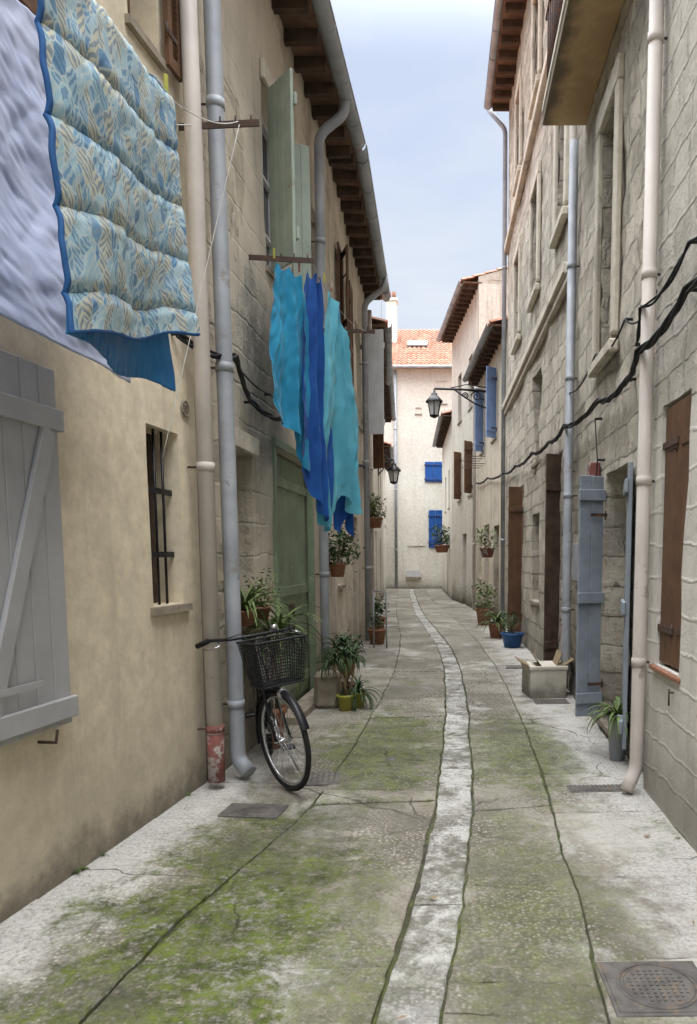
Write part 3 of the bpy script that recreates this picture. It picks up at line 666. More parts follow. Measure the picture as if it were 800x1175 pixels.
G1=Wall((1.42,17.3),(1.0,22.6),-1);G2=Wall((1.0,22.6),(.28,28.5),-1);G3=Wall((.28,28.5),(-.10,36.2),-1)
h=empty('tan_terraced_house');mb=MB();og=[(18.9,19.7,4.6,6.2),(21.3,22,4.6,6.2),(18.3,19.2,0,2.4),(20,21,0,2.5),(21.6,22.2,1,2.2)]
wallmesh(mb,G1,-.05,6.9,og,step=.7);mb.build('front_wall',[m_R3],h);shell(h,G1,6.9,7);roof(h,G1,6.8,.34)
for q in og: window(h,G1,*q,m_brown)
for y,a in((18.85,222),(21.25,225)):
    mb=MB();shutter(mb,frame_dir(G1.P(y,.03,0),a),.34,4.55,6.25,planks=4);mb.build('shutter',[m_blue2,m_iron],h)
h=empty('sand_gabled_house');mb=MB();og=[(23.6,24.4,3.6,5.2),(26,26.8,3.6,5.2),(23.6,24.4,6.3,7.9),(26,26.8,6.3,7.9),(24.8,25.7,0,2.4)]
wallmesh(mb,G2,-.05,9.7,og,step=.9);mb.build('front_wall',[m_R4],h);shell(h,G2,9.7,4,mat=m_R4);roof(h,G2,9.6,.45,back=2.)
for q in og: window(h,G2,*q,m_brown)
for y in(23.6,26.): 
    mb=MB();shutter(mb,frame_dir(G2.P(y,.03,0),225),.34,3.6,5.2,planks=3);mb.build('shutter',[m_brown,m_iron],h)
h=empty('pale_terraced_house');mb=MB();og=[(30,30.8,3.6,5.1),(32.5,33.3,3.6,5.1),(31,32,0,2.4)];wallmesh(mb,G3,-.05,7.0,og,step=1.);mb.build('front_wall',[m_end],h);shell(h,G3,7.0,6);roof(h,G3,6.9,.35)
for q in og: window(h,G3,*q,m_brown)

# ------------------------------------------------------------------ END HOUSE
h=empty('tile_roofed_end_house')
class WX(Wall):
    def s_(s,x): return x-s.p0.x
Z1=WX((-9,38.2),(6,38.2),1)
mb=MB();oz=[(-.45,.13,9.3,10.4),(-.75,-.15,5.45,6.4),(-.62,-.1,2.1,4.0),(-1.45,-1.15,8.8,9.1),(-3.1,-2.75,6.4,7.),(-1.9,-1.0,0,2.2)]
wallmesh(mb,Z1,-.05,11.,oz,step=1.);mb.build('front_wall',[m_end],h)
for q in oz: window(h,Z1,*q,m_white)
mb=MB()
for x0,x1,z0,z1 in((-.98,-.12,5.42,6.42),(-.80,-.10,2.1,4.0)):
    m=(x0+x1)/2;shutter(mb,(Z1.PS(x0+9,.03,0),Z1.e,Z1.n,V((0,0,1))),m-x0-.01,z0,z1,planks=3);shutter(mb,(Z1.PS(m+9,.03,0),Z1.e,Z1.n,V((0,0,1))),x1-m,z0,z1,planks=3)
mb.build('blue_shutters',[m_blue,m_iron],h)
mb=MB();a=math.radians(32);up=V((0,math.cos(a),math.sin(a)))
tiles(mb,V((-2.9,37.9,11.02)),V((1,0,0)),up,8.9,6.2,0,.24)
mb.quad((-2.9,43.1,14.3),(6,43.1,14.3),(6,47,11.),(-2.9,47,11.),0)
mb.face([mb.vert(p) for p in((-2.88,38.2,11),(-2.88,43.1,14.25),(-2.88,47,11))],1)
mb.face([mb.vert(p) for p in((5.98,38.2,11),(5.98,43.1,14.25),(5.98,47,11))],1)
n=Vector((0,-math.sin(a),math.cos(a)));o=V((-1.95,37.9,11.02))+up*3.0
mb.fbox((o,V((1,0,0)),up,n),0,1.05,0,.75,.1,.16,2);mb.fbox((o,V((1,0,0)),up,n),.07,.98,.07,.68,.161,.166,3)
mb.box(-9,6,38.25,47,0,10.98,1);mb.box(-9,-2.92,38.21,45,10.981,12.6,1)
mb.build('roof',[m_tile,m_end,m_zinc,glassM],h)
mb=MB();mb.box(-3.1,-2.55,41.,41.7,12.,15.2,0,.02);mb.box(-3.15,-2.5,40.95,41.75,15.2,15.35,0,.02)
for x in(-2.95,-2.7): mb.tube([V((x,41.35,15.35)),V((x,41.35,15.75))],.1,10,1)
mb.build('chimney',[m_end,m_terra],h)
mb=MB();mb.tube([V((-3.35,41,12.5)),V((-3.35,41,17.2))],.02,6);
for i in range(6): mb.tube([V((-3.6+.02*i,41,17.-i*.14)),V((-3.1-.02*i,41,17.-i*.14))],.012,5)
mb.build('tv_antenna',[m_zinc],h)
mb=MB();mb.tube([V((-9,37.83,11.0)),V((6,37.83,11.0))],.08,8);mb.build('gutter',[m_zinc],h)
pipe('downpipe',[V((-2.45,38.05,10.9)),V((-2.45,38.05,.0))],.07,m_zinc,(2,5,8))
mb=MB();Z1.box(mb,-2.0+9-9,-1.2,0,.12,.5,.62);Z1.box(mb,-1.95,-1.25,.0,.1,.62,.95,1);mb.build('wall_cabinet',[m_stoneb,m_white],h)

# ------------------------------------------------------------------ DOWNPIPES
pipe('downpipe',[V((-1.62,5.02,6.7)),V((-1.60,5.03,4)),V((-1.585,5.03,.05))],.054,m_pcream,(.42,2.2,3.9,5.6),base=(.40,m_red))
pipe('downpipe',[V((-1.53,5.26,6.84)),V((-1.53,5.26,6.)),V((-1.50,5.26,.14)),V((-1.40,5.2,.06))],.056,m_zinc,(.55,2.9,4.6))
pipe('downpipe',[V((-1.13,9.0,6.84)),V((-1.13,8.98,6.62)),V((-1.42,8.9,6.35)),V((-1.44,8.9,.9)),V((-1.44,8.9,0))],.055,m_zinc,(1.4,3.4,5.2))
pipe('downpipe',[V((-1.10,14.4,6.84)),V((-1.10,14.35,6.6)),V((-1.48,14.3,6.3)),V((-1.48,14.3,0))],.055,m_zinc,(1.4,3.4,5.2))
pipe('downpipe',[V((-1.50,15.35,6.5)),V((-1.50,15.35,0))],.05,m_pcream,(1.4,3.4,5.2))
pipe('downpipe',[V((1.31,4.94,6.4)),V((1.31,4.94,.16)),V((1.23,4.88,.03))],.045,m_pcream,(.9,2.1,3.4,4.8))
pipe('downpipe',[V((1.41,8.55,6.1)),V((1.41,8.55,.25)),V((1.30,8.45,.12))],.05,m_zinc,(1.,2.3,3.6,4.8))
pipe('downpipe',[V((1.43,8.75,11.3)),V((1.43,8.75,.05))],.04,m_pcream,(1.2,2.6,4.0,5.5),base=(.8,m_red))
pipe('downpipe',[V((.98,17.4,11.4)),V((1.33,17.2,10.9)),V((1.35,17.2,0))],.05,m_zinc,(2,5,8))
pipe('downpipe',[V((.75,22.5,6.8)),V((.90,22.55,6.4)),V((.90,22.55,0))],.05,m_pcream,(2,5))
# ------------------------------------------------------------------ CABLES
def sagline(a,b,sag,n=14):
    a,b=V(a),V(b);return [a.lerp(b,i/n)+V((0,0,-sag*4*(i/n)*(1-i/n))) for i in range(n+1)]
def cable(name,pts,r=.012,strands=3,mat=None,sag=.05):
    mb=MB();path=[]
    for a,b in zip(pts,pts[1:]): path+=sagline(a,b,sag,12)[:-1]
    path.append(V(pts[-1]))
    for s_ in range(strands):
        ph=s_*6.283/strands
        if strands==1: mb.tube(path,r,6);continue
        mb.tube([p+V((.6*math.cos(i*.55+ph)*r*1.5,0,math.sin(i*.55+ph)*r*1.5+.5*r*noise.noise(V((i*.4,s_*5,0)))*(3 if s_==0 else 1))) for i,p in enumerate(path)],r,6)
    for p in pts:
        q=V(p);s=1 if q.x>0 else -1;mb.tube([q,q+V((s*.07,0,0))],.012,5)
    return mb.build(name,[mat or m_cable])
cable('wall_cable',[D1.P(2.2,.06,3.15),D1.P(3.2,.06,3.12),D1.P(4.2,.06,3.05),D1.P(4.95,.13,2.93),E1.P(5.8,.08,2.95),E1.P(6.9,.08,3.02),E1.P(8.6,.14,3.08),E2.P(10.2,.08,3.15),E2.P(12,.08,3.25),E2.P(14.5,.08,3.35),E2.P(17,.08,3.5),G1.P(20,.06,3.7),G1.P(22.4,.06,3.8)],.012,3,sag=.06)
cable('wall_cable',[E1.P(5.1,.06,3.35),E1.P(6.,.06,3.45),E1.P(7.2,.06,3.5),E1.P(8.6,.1,3.45)],.008,1,sag=.1)
cable('wall_cable',[D1.P(3.2,.05,3.25),D1.P(4.2,.05,3.3),D1.P(4.95,.12,3.2),E1.P(5.6,.06,3.15)],.008,2,sag=.08)
cable('wall_cable',[A.P(4.9,.03,3.02),B1.P(5.35,.2,3.0),B1.P(6.2,.06,2.86),B1.P(7.4,.06,2.95),B1.P(9,.14,3.05),B2.P(11,.06,3.1),B2.P(14,.06,3.3),C1.P(17,.05,3.4)],.011,3,sag=.05)
cable('wall_cable',[B1.P(5.6,.05,3.12),B1.P(6.8,.05,3.05),B1.P(8.5,.05,3.2)],.007,1,sag=.06)
cable('wall_cable',[E1.P(7.15,.06,2.9),E1.P(7.0,.06,2.5),E1.P(7.05,.06,2.2)],.006,1,sag=0)
# ------------------------------------------------------------------ CLOTHES BARS + LINES
def bar(name,a,b):
    mb=MB();a,b=V(a),V(b);d=(b-a);L=d.length;d.normalize();s=V((0,0,1)).cross(d)
    mb.fbox((a,d,s,V((0,0,1))),-.05,L,-.006,.006,-.02,.02);
    for k in(.5,.7,.9): mb.tube([a+d*L*k+V((0,0,.01)),a+d*L*k+V((0,0,.05))],.006,6)
    return mb.build(name,[m_iron])
bar('clothesline_bracket',(-1.69,5.08,4.36),(-1.17,4.98,4.33));bar('clothesline_bracket',(-1.62,6.38,4.06),(-1.07,6.38,4.03));bar('clothesline_bracket',(-1.55,8.3,4.05),(-.75,8.3,4.03));bar('clothesline_bracket',(-2.2,1.0,4.0),(-1.1,1.0,4.0))
cords=MB()
for a,b,s in(((-1.15,1.0,4.),(-1.15,2.3,3.36),0),((-1.14,3.26,3.49),(-1.3,4.98,4.34),.05),((-1.62,1.,4.),(-1.62,2.0,3.65),0),((-1.62,3.7,3.7),(-1.6,5.05,4.36),.03),((-1.3,5.0,4.33),(-1.72,4.6,2.2),0),
  ((-1.35,6.38,4.06),(-1.2,8.3,4.05),.12),((-1.1,6.38,4.04),(-.85,8.3,4.04),.12)): cords.tube(sagline(a,b,s),.0028,5)
cords.build('clothesline',[m_rope])
# ------------------------------------------------------------------ LAUNDRY
def clothmat(name,c,c2,tr_=.3):
    N=NT(name,.8);p=N.obj();col=N.mix(N.mr(N.noise(p,4,5),.3,.7),c,c2)
    N.b.inputs['Sheen Weight'].default_value=.2
    m=N.fin(col,N.bump(N.noise(p,9,4),.25,.02,N.bump(N.noise(p,220,2),.2,.002)))
    if tr_:
        tr=N.n('ShaderNodeBsdfTranslucent');N.l(col,tr.inputs[0]);mx=N.n('ShaderNodeMixShader');mx.inputs[0].default_value=tr_
        out=N.t.nodes['Material Output'];N.l(N.b.outputs[0],mx.inputs[1]);N.l(tr.outputs[0],mx.inputs[2]);N.l(mx.outputs[0],out.inputs[0])
    return m
def quiltmat():
    N=NT('leaf_print_fabric',.75);u=N.uv()
    dn=N.n('ShaderNodeTexNoise');N.l(u,dn.inputs['Vector']);dn.inputs['Scale'].default_value=8;dn.inputs['Detail'].default_value=3
    uu=N.vm('ADD',u,N.vm('MULTIPLY',N.vm('SUBTRACT',dn.outputs['Color'],(.5,.5,.5)),(.09,.09,0)))
    vc=N.n('ShaderNodeTexVoronoi');N.l(N.vm('MULTIPLY',uu,(1.6,.9,1)),vc.inputs['Vector']);vc.inputs['Scale'].default_value=15
    c=N.sep(vc.outputs['Color'])
    cellx=N.ma('GREATER_THAN',c[0],.5)
    w1=N.n('ShaderNodeTexWave',wave_type='BANDS',bands_direction='DIAGONAL');N.l(uu,w1.inputs['Vector']);w1.inputs['Scale'].default_value=20;w1.inputs['Distortion'].default_value=2.5
    w2=N.n('ShaderNodeTexWave',wave_type='BANDS',bands_direction='DIAGONAL');N.l(N.vm('MULTIPLY',uu,(-1,1,1)),w2.inputs['Vector']);w2.inputs['Scale'].default_value=24;w2.inputs['Distortion'].default_value=2.5
    w=N.ma('ADD',N.ma('MULTIPLY',w1.outputs['Fac'],cellx),N.ma('MULTIPLY',w2.outputs['Fac'],N.ma('SUBTRACT',1.,cellx)))
    wf=N.mr(w,.40,.60)
    base=N.mix(N.mr(c[1],.38,.42),(.13,.25,.37),(.26,.40,.47));base=N.mix(N.mr(c[2],.66,.68),base,(.44,.44,.35))
    line=N.mix(N.mr(c[2],.36,.40),(.40,.46,.45),(.05,.12,.24));col=N.mix(N.ma('MULTIPLY',wf,.62),base,line)
    ve=N.vor(N.vm('MULTIPLY',uu,(1.6,.9,1)),15,'DISTANCE_TO_EDGE');col=N.mix(N.mr(ve,.015,.06,.75,0),col,(.42,.50,.50))
    su=N.sep(u);ed=N.ma('MAXIMUM',N.ma('LESS_THAN',su[0],.012),N.ma('GREATER_THAN',su[1],1.04));col=N.mix(ed,col,(.02,.09,.25))
    return N.fin(col,N.bump(N.noise(u,35,3),.25,.005))
m_quilt=quiltmat();m_sheet=clothmat('white_lavender_fabric',(.50,.55,.72),(.62,.66,.80),.4);m_blueF=clothmat('blue_lining_fabric',(.01,.12,.32),(.015,.16,.39),0)
m_teal=clothmat('teal_fabric',(.02,.24,.43),(.03,.32,.53));m_navy=clothmat('cobalt_fabric',(.01,.07,.31),(.015,.11,.40));m_turq=clothmat('turquoise_fabric',(.10,.41,.53),(.15,.50,.62))
def bil(c,u,v):
    return (V(c[0])*(1-u)+V(c[1])*u)*(1-v)+(V(c[2])*(1-u)+V(c[3])*u)*v
def quilt(name,c,mat,puffs,amp,uS,vS,out,sol=.02,sag=0,edge=0.,wr_=1.):
    mb=MB();n=V(out)
    def f(u,v):
        p=bil(c,u,v)
        ph=(v+.012*math.sin(u*5)+.014*noise.noise(V((u*3,v*2,5))))*puffs
        s_=abs(math.sin(math.pi*ph));pf=min(1,s_*2.2)**.6 if puffs else 0
        fold=noise.noise(V((u*15+v*3,v*4,3)))*(1.3-pf)+noise.noise(V((u*34,v*8,8)))*.55*(1.3-pf)+noise.noise(V((u*5,v*6,1)))*.7+noise.noise(V((u*11+v*14,v*9-u*8,6)))*.35
        d=amp*pf+amp*.75*wr_*fold+.045*math.sin(u*4.5+v*1.5)*(.3+v)
        z=sag*math.sin(math.pi*u)*(1-v)+edge*noise.noise(V((u*3,5,v)))*v
        side=.012*noise.noise(V((v*5,u*2,1)))+.004*math.cos(2*math.pi*ph)
        return p+n*d+V((0,side,-z))
    mb.grid(f,150,160,0,uS,vS);o=mb.build(name,[mat])
    if sol:
        m=o.modifiers.new('thickness','SOLIDIFY');m.thickness=sol
    return o
quilt('patterned_quilt',[(-1.17,2.26,3.36),(-1.13,3.26,3.50),(-1.19,2.30,2.26),(-1.05,3.28,2.54)],m_quilt,4.5,.016,.95,1.05,(1,-.25,0),sag=.03,edge=.03,sol=.014)
quilt('blue_blanket',[(-1.22,2.50,3.30),(-1.19,3.16,3.46),(-1.25,2.42,2.30),(-1.13,3.22,2.30)],m_blueF,2,.008,1,1,(1,-.2,0),sag=.03,edge=.04,sol=.01)
def diamq(name,c,mat):
    mb=MB();n=V((1,-.2,0))
    def f(u,v):
        p=bil(c,u,v);a=(u*1.7+v*1.3)*3;b=(u*1.7-v*1.3)*3
        pf=(abs(math.sin(math.pi*a))*abs(math.sin(math.pi*b)))**.45
        w=noise.noise(V((u*5,v*4,6)))*.035+noise.noise(V((u*16+v*9,v*13,2)))*.014*(1.4-pf)+noise.noise(V((u*30-v*20,v*26,4)))*.006
        return p+n*(.006*pf+w+.05*math.sin(u*6+v*3)*v)+V((0,.02*noise.noise(V((v*5,0,0))),.05*noise.noise(V((u*4,7,0)))*v-.04*math.sin(3.14*u)))
    mb.grid(f,150,160);o=mb.build(name,[mat]);m=o.modifiers.new('thickness','SOLIDIFY');m.thickness=.008;return o
diamq('white_quilt',[(-1.66,1.7,3.75),(-1.70,3.62,3.85),(-1.60,1.75,2.56),(-1.60,3.82,2.47)],m_sheet)
def drape(name,a,b,z_top,z_bot,mat,pleats=3,amp=.035,top=.7,seed=0,hem=.1,cut=0.,tcut=0.):
    mb=MB();a=V((*a,0));b=V((*b,0));d=(b-a);L=d.length;dn=d.normalized();n=V((dn.y,-dn.x,0));mid=(a+b)/2
    def f(u,v):
        w=(u-.5)*L*(top+(1.1-top)*min(1,v*1.7)**.7)+.05*noise.noise(V((v*2.2,seed,0)))*v
        g=noise.noise(V((u*2.4,v*.8,seed)))
        ph=(u*pleats+g*.9)*6.283+seed
        sh=math.sin(ph);sh=math.copysign(abs(sh)**.8,sh)
        dd=amp*(.25+.9*v)*sh+amp*.9*noise.noise(V((u*6,v*3,seed)))+amp*.35*noise.noise(V((u*17+v*6,v*13,seed)))
        zt=z_top-.10*math.sin(math.pi*((u*2)%1))*(.5+.5*g)+tcut*(u-.5);zb=z_bot+hem*noise.noise(V((u*2.9,seed,1)))*2.2+cut*(u-.5)
        return mid+dn*(w+.012*math.cos(ph))+n*dd+V((0,0,zt+(zb-zt)*v))
    mb.grid(f,100,90);return mb.build(name,[mat])
drape('hanging_teal_shirt',(-1.38,6.02),(-1.14,6.45),3.93,2.60,m_teal,2,.045,.6,1.,cut=-.45)
drape('hanging_cobalt_sheet',(-1.20,6.35),(-1.02,6.78),4.00,2.2,m_navy,2,.045,.35,2.3,cut=-.5,hem=.15)
drape('hanging_turquoise_sheet',(-1.08,6.7),(-.83,7.25),3.82,2.03,m_turq,3,.05,.5,4.,cut=.25,tcut=-.35)
drape('hanging_cobalt_cloth',(-1.04,7.1),(-.92,7.35),3.75,1.93,m_navy,2,.03,.8,5.5)
pg=MB()
for i,(x,y,z) in enumerate([(-1.34,6.1,3.99),(-1.2,6.4,4.0),(-1.04,6.7,4.02),(-1.0,6.85,4.0),(-1.13,3.22,3.52),(-1.16,2.6,3.4)]): pg.box(x-.008,x+.008,y-.006,y+.006,z-.05,z+.03,i%2,.002)
pg.build('clothes_pegs',[m_potY,m_red])
# ------------------------------------------------------------------ BICYCLE
bk=empty('city_bicycle')
def wheel(mb,c,r=.335):
    c=V(c);N_=48;ring=lambda rr:[c+V((rr*math.cos(t*2*math.pi/N_),0,rr*math.sin(t*2*math.pi/N_))) for t in range(N_)]
    mb.tube(ring(r),.019,10,0,closed=True);mb.tube(ring(r-.028),.011,8,1,closed=True)
    mb.tube([c+V((0,-.045,0)),c+V((0,.045,0))],.02,12,1);mb.tube([c+V((0,-.07,0)),c+V((0,.07,0))],.008,8,1)
    for i in range(28):
        a=i*2*math.pi/28;s=.03 if i%2 else -.03;b=a+(.35 if i%4<2 else -.35)
        mb.tube([c+V((.018*math.cos(b),s,.018*math.sin(b))),c+V(((r-.03)*math.cos(a),0,(r-.03)*math.sin(a)))],.0016,4,1,cap=False)
def fender(mb,c,r,a0,a1,mi):
    c=V(c);g=[]
    for i in range(25):
        a=a0+(a1-a0)*i/24;row=[]
        for j in range(5):
            y=-.03+.015*j;rr=r+.012-abs(j-2)**2*.004
            row.append(mb.vert(c+V((rr*math.cos(a),y,rr*math.sin(a)))))
        g.append(row)
    for i in range(24):
        for j in range(4): mb.face([g[i][j],g[i+1][j],g[i+1][j+1],g[i][j+1]],mi,None,True)
fr=MB();mats=[m_rubber,m_chrome,m_black,m_saddle]
wheel(fr,(-1.06,0,.355));fender(fr,(-1.06,0,.355),.365,-.2,3.3,2)
hd0=V((-.155,0,.70));hd1=V((-.20,0,.86));bb=V((-.60,0,.30));st=V((-.76,0,.78));rh=V((-1.06,0,.355))
fr.tube([hd0,hd1],.02,12,2);fr.tube([hd0,V((-.33,0,.42)),bb],.017,10,2);fr.tube([hd1-V((0,0,.05)),V((-.38,0,.55)),V((-.66,0,.48))],.014,10,2)
fr.tube([bb,st],.015,10,2);fr.tube([st,V((-.80,0,.92))],.012,8,1)
for s in(-1,1):
    fr.tube([bb+V((0,s*.03,0)),rh+V((0,s*.055,0))],.009,8,2);fr.tube([st+V((0,s*.02,-.03)),rh+V((0,s*.055,0))],.008,8,2)
    fr.tube([bb+V((0,s*.06,0)),bb+V((s*.12,s*.07,-s*.12))],.009,8,1);q=bb+V((s*.12,s*.115,-s*.12));fr.box(q.x-.045,q.x+.045,q.y-.045,q.y+.045,q.z-.012,q.z+.012,2,.004)
    fr.tube([V((-1.0,s*.06,.75)),rh+V((0,s*.06,0))],.004,6,2)
fr.tube([bb+V((0,-.06,0)),bb+V((0,.06,0))],.022,10,1)
ring=[bb+V((.085*math.cos(t*.3927),.05,.085*math.sin(t*.3927))) for t in range(16)];fr.tube(ring,.006,6,1,closed=True)
fr.tube([bb+V((0,.05,.085)),rh+V((0,.05,.04))],.004,5,2);fr.tube([bb+V((0,.05,-.085)),rh+V((0,.05,-.04))],.004,5,2)
for y in(-.05,0,.05): fr.tube([V((-.80,y,.735)),V((-1.22,y,.735))],.005,6,2)
prev=None
for x,w in [(-.68,.018),(-.74,.03),(-.80,.05),(-.87,.085),(-.93,.095),(-.96,.07)]:
    row=[fr.vert(V((x,w*math.cos(a),.945+.035*math.sin(a)))) for a in[i*math.pi/5 for i in range(11)]]
    if prev:
        for j in range(10): fr.face([prev[j],prev[j+1],row[j+1],row[j]],3,None,True)
    prev=row
fr.tube([V((-.45,.07,.27)),V((-.42,.16,.01))],.007,6,1)
stt=MB()
wheel(stt,(0,0,.355));fender(stt,(0,0,.355),.365,.35,3.35,2)
for s in(-1,1): stt.tube([V((0,s*.055,.355)),V((-.06,s*.05,.50)),V((-.14,s*.035,.70)),V((-.15,s*.0,.73))],.011,8,2)
stt.tube([V((-.15,0,.72)),V((-.215,0,1.02)),V((-.18,0,1.08))],.013,10,1)
stt.tube([V((-.34,-.34,1.06)),V((-.25,-.31,1.085)),V((-.17,-.2,1.08)),V((-.165,0,1.08)),V((-.17,.2,1.08)),V((-.25,.31,1.085)),V((-.34,.34,1.06))],.011,10,2)
for s in(-1,1):
    stt.tube([V((-.38,s*.355,1.05)),V((-.27,s*.318,1.083))],.018,10,0);stt.tube([V((-.22,s*.27,1.07)),V((-.14,s*.3,1.05)),V((-.22,s*.34,1.03)),V((-.3,s*.345,1.03))],.006,6,1)
    stt.tube([V((-.2,s*.25,1.08)),V((-.05,s*.18,1.12)),V((-.08,s*.05,.95)),V((-.12,0,.8))],.004,6,2)
stt.tube([V((-.19,.13,1.09)),V((-.19,.13,1.13))],.025,12,1)
def bp(u,v,side):
    z=.76+.30*v;hx=.10+.035*v;hy=.145+.045*v;cx=.03
    c=[(-hx,-hy),(hx,-hy),(hx,hy),(-hx,hy)];a=c[side];b=c[(side+1)%4];return V((cx+a[0]+(b[0]-a[0])*u,a[1]+(b[1]-a[1])*u,z))
for sd in range(4):
    nn=20 if sd%2 else 14
    for i in range(nn): stt.tube([bp(i/nn,0,sd),bp(i/nn,1,sd)],.0024,4,2,cap=False)
    for j in range(15): stt.tube([bp(0,j/14,sd),bp(1,j/14,sd)],.0022 if 0<j<14 else .008,5,2,cap=False)
for i in range(10): stt.tube([bp(i/9,0,0),bp(1-i/9,0,2)],.0025,4,2)
for i in range(12): stt.tube([bp(i/11,0,1),bp(1-i/11,0,3)],.0025,4,2)
stt.tube([V((.03,0,.76)),V((-.12,0,.73))],.008,6,2)
stt.tube([V((.02,0,.69)),V((.07,0,.69)),V((.09,0,.69))],[.02,.038,.036],14,1);stt.tube([V((.09,0,.69)),V((.098,0,.69))],.033,14,4)
th=math.atan2(-.95,.30)
Mb=Matrix.Translation((-1.11,4.93,0))@Matrix.Rotation(th,4,'Z')@Matrix.Rotation(math.radians(6),4,'X')
fr.build('frame',mats,bk,Mb)
pv=V((-.15,0,0));Ms=Mb@Matrix.Translation(pv)@Matrix.Rotation(math.radians(22),4,'Z')@Matrix.Translation(-pv)
stt.build('fork_wheel_and_basket',mats+[m_lampglass],bk,Ms)
# ------------------------------------------------------------------ PLANTS & POTS
def pot(name,c,r,h,mat,kind='blades',L=.5,n=50,leaf=None,w=.03,droop=.7,emin=.35):
    e=empty(name);mb=MB();x,y,z=c
    mb.lathe(c,[(.001,.0),(r*.72,0),(r*.97,h*.85),(r*1.08,h*.86),(r*1.08,h),(r*.95,h),(r*.93,h*.9),(.001,h*.9)],24,0)
    mb.build('pot',[mat,m_soil],e);mb=MB();mb.lathe((x,y,z),[(.001,h*.92),(r*.92,h*.91)],20,0)
    mb.build('soil',[m_soil],e);mb=MB()
    if kind=='blades': mb.blades((x,y,z+h*.9),n,L,w,droop,0,emin)
    elif kind=='cane':
        for k in range(4):
            a=V((x+U(-.04,.04),y+U(-.04,.04),z+h*.9));b=a+V((U(-.12,.12),U(-.1,.1),L*U(.4,1.)));mb.tube([a,(a+b)/2+V((.02,0,0)),b],.010,6,1);mb.blades(b,n//4,L*.65,w,droop,0,.0)
    else: 
        for k in range(9): mb.tube([V((x,y,z+h*.9)),V((x+U(-.6,.6)*L,y+U(-.6,.6)*L,z+h+L*U(.3,1.1)))],.004,4,1)
        mb.leaves((x,y,z+h+L*.55),(L*.6,L*.6,L*.6),n,w,0)
    mb.build('foliage',[leaf or m_leafD,m_straw],e);return e
pot('potted_dracaena',(-1.04,7.68,0),.09,.17,m_potY,'cane',.42,100,None,.022,1.3)
pot('potted_dracaena',(-.93,7.86,0),.09,.17,m_potY,'blades',.40,40,m_leafD,.022,1.3,emin=.2)
pot('potted_dracaena',(-1.12,8.2,0),.11,.2,m_terra,'cane',.5,110,None,.024,1.3)
pot('potted_yucca',(-1.56,5.78,1.07),.08,.12,m_terra,'blades',.50,54,m_leafL,.020,1.,emin=.5)
pot('potted_yucca',(-1.46,6.15,.0),.12,.35,m_terra,'cane',.8,130,m_leafL,.022,1.1)
pot('potted_shrub',(-1.54,6.2,1.07),.08,.12,m_terra,'leaf',.26,300,m_leafL,.035)
pot('potted_shrub',(-1.38,9.6,1.35),.11,.18,m_terra,'leaf',.42,620,m_leafD,.07)
pot('potted_shrub',(-1.34,10.1,.0),.13,.22,m_terra,'leaf',.28,300,m_leafD,.06)
pot('potted_shrub',(-1.25,13.7,0),.17,.28,m_terra,'leaf',.28,260,m_leafD,.06)
pot('potted_shrub',(-1.4,15.2,2.2),.15,.2,m_terra,'leaf',.4,360,m_leafL,.08)
pot('potted_shrub',(-1.45,16.2,0),.16,.3,m_terra,'leaf',.4,300,m_leafD,.08)
pot('potted_agave',(1.37,5.75,0),.08,.38,m_zinc,'blades',.36,50,m_leafL,.022,1.2)
pot('potted_palm',(1.05,14.8,0),.17,.3,m_terra,'blades',.6,60,m_leafL,.035,1.1)
pot('potted_shrub',(1.22,13.2,0),.2,.26,m_potB,'leaf',.30,200,m_leafD,.06)
pot('potted_shrub',(.95,17.6,0),.2,.4,m_terra,'leaf',.5,400,m_leafL,.09)
pot('hanging_planter',(G1.P(18.6,.25,1.6)),.18,.25,m_red,'leaf',.40,260,m_leafL,.08)
pot('hanging_planter',(G3.P(30,.3,1.8)),.3,.3,m_terra,'leaf',.8,500,m_leafD,.12)
mb=MB();mb.fbox((V((-1.38,7.72,0)),V((.99,.1,0)),V((-.1,.99,0)),V((0,0,1))),0,.28,0,.3,0,.38,0,.04);mb.build('mounting_block',[m_stoneb])
e=empty('planter_box');mb=MB();F=(V((.98,8.3,0)),V((.98,.12,0)).normalized(),V((-.12,.98,0)).normalized(),V((0,0,1)))
for a in((0,.42,0,.03),(0,.42,.42,.45),(0,.03,.03,.42),(.39,.42,.03,.42)): mb.fbox(F,*a,.0,.36,0,.006)
mb.fbox(F,-.015,.435,-.015,.465,.33,.37,0,.006);mb.fbox(F,.03,.39,.03,.42,.0,.3,1);mb.build('box',[m_end,m_soil],e)
mb=MB()
for k,(dx,an) in enumerate(((.0,-62),(.13,-35),(.30,20),(.36,60))):
    a=math.radians(an);o=F[0]+F[1]*dx+V((0,.02,.36));mb.fbox((o,V((math.sin(a),.05*k,math.cos(a))),V((0,1,0)),V((math.cos(a),0,-math.sin(a)))),0,.17,0,.35,0,.006,0)
mb.build('cardboard_flaps',[m_straw],e)
mb=MB();mb.tube([V((-1.02,13.0,0)),V((-1.02,13.0,1.0)),V((-1.25,13.05,1.02))],.015,8);mb.tube([V((-1.25,13.05,1.02)),V((-1.25,13.05,0))],.015,8);mb.build('metal_hoop_barrier',[m_zinc])
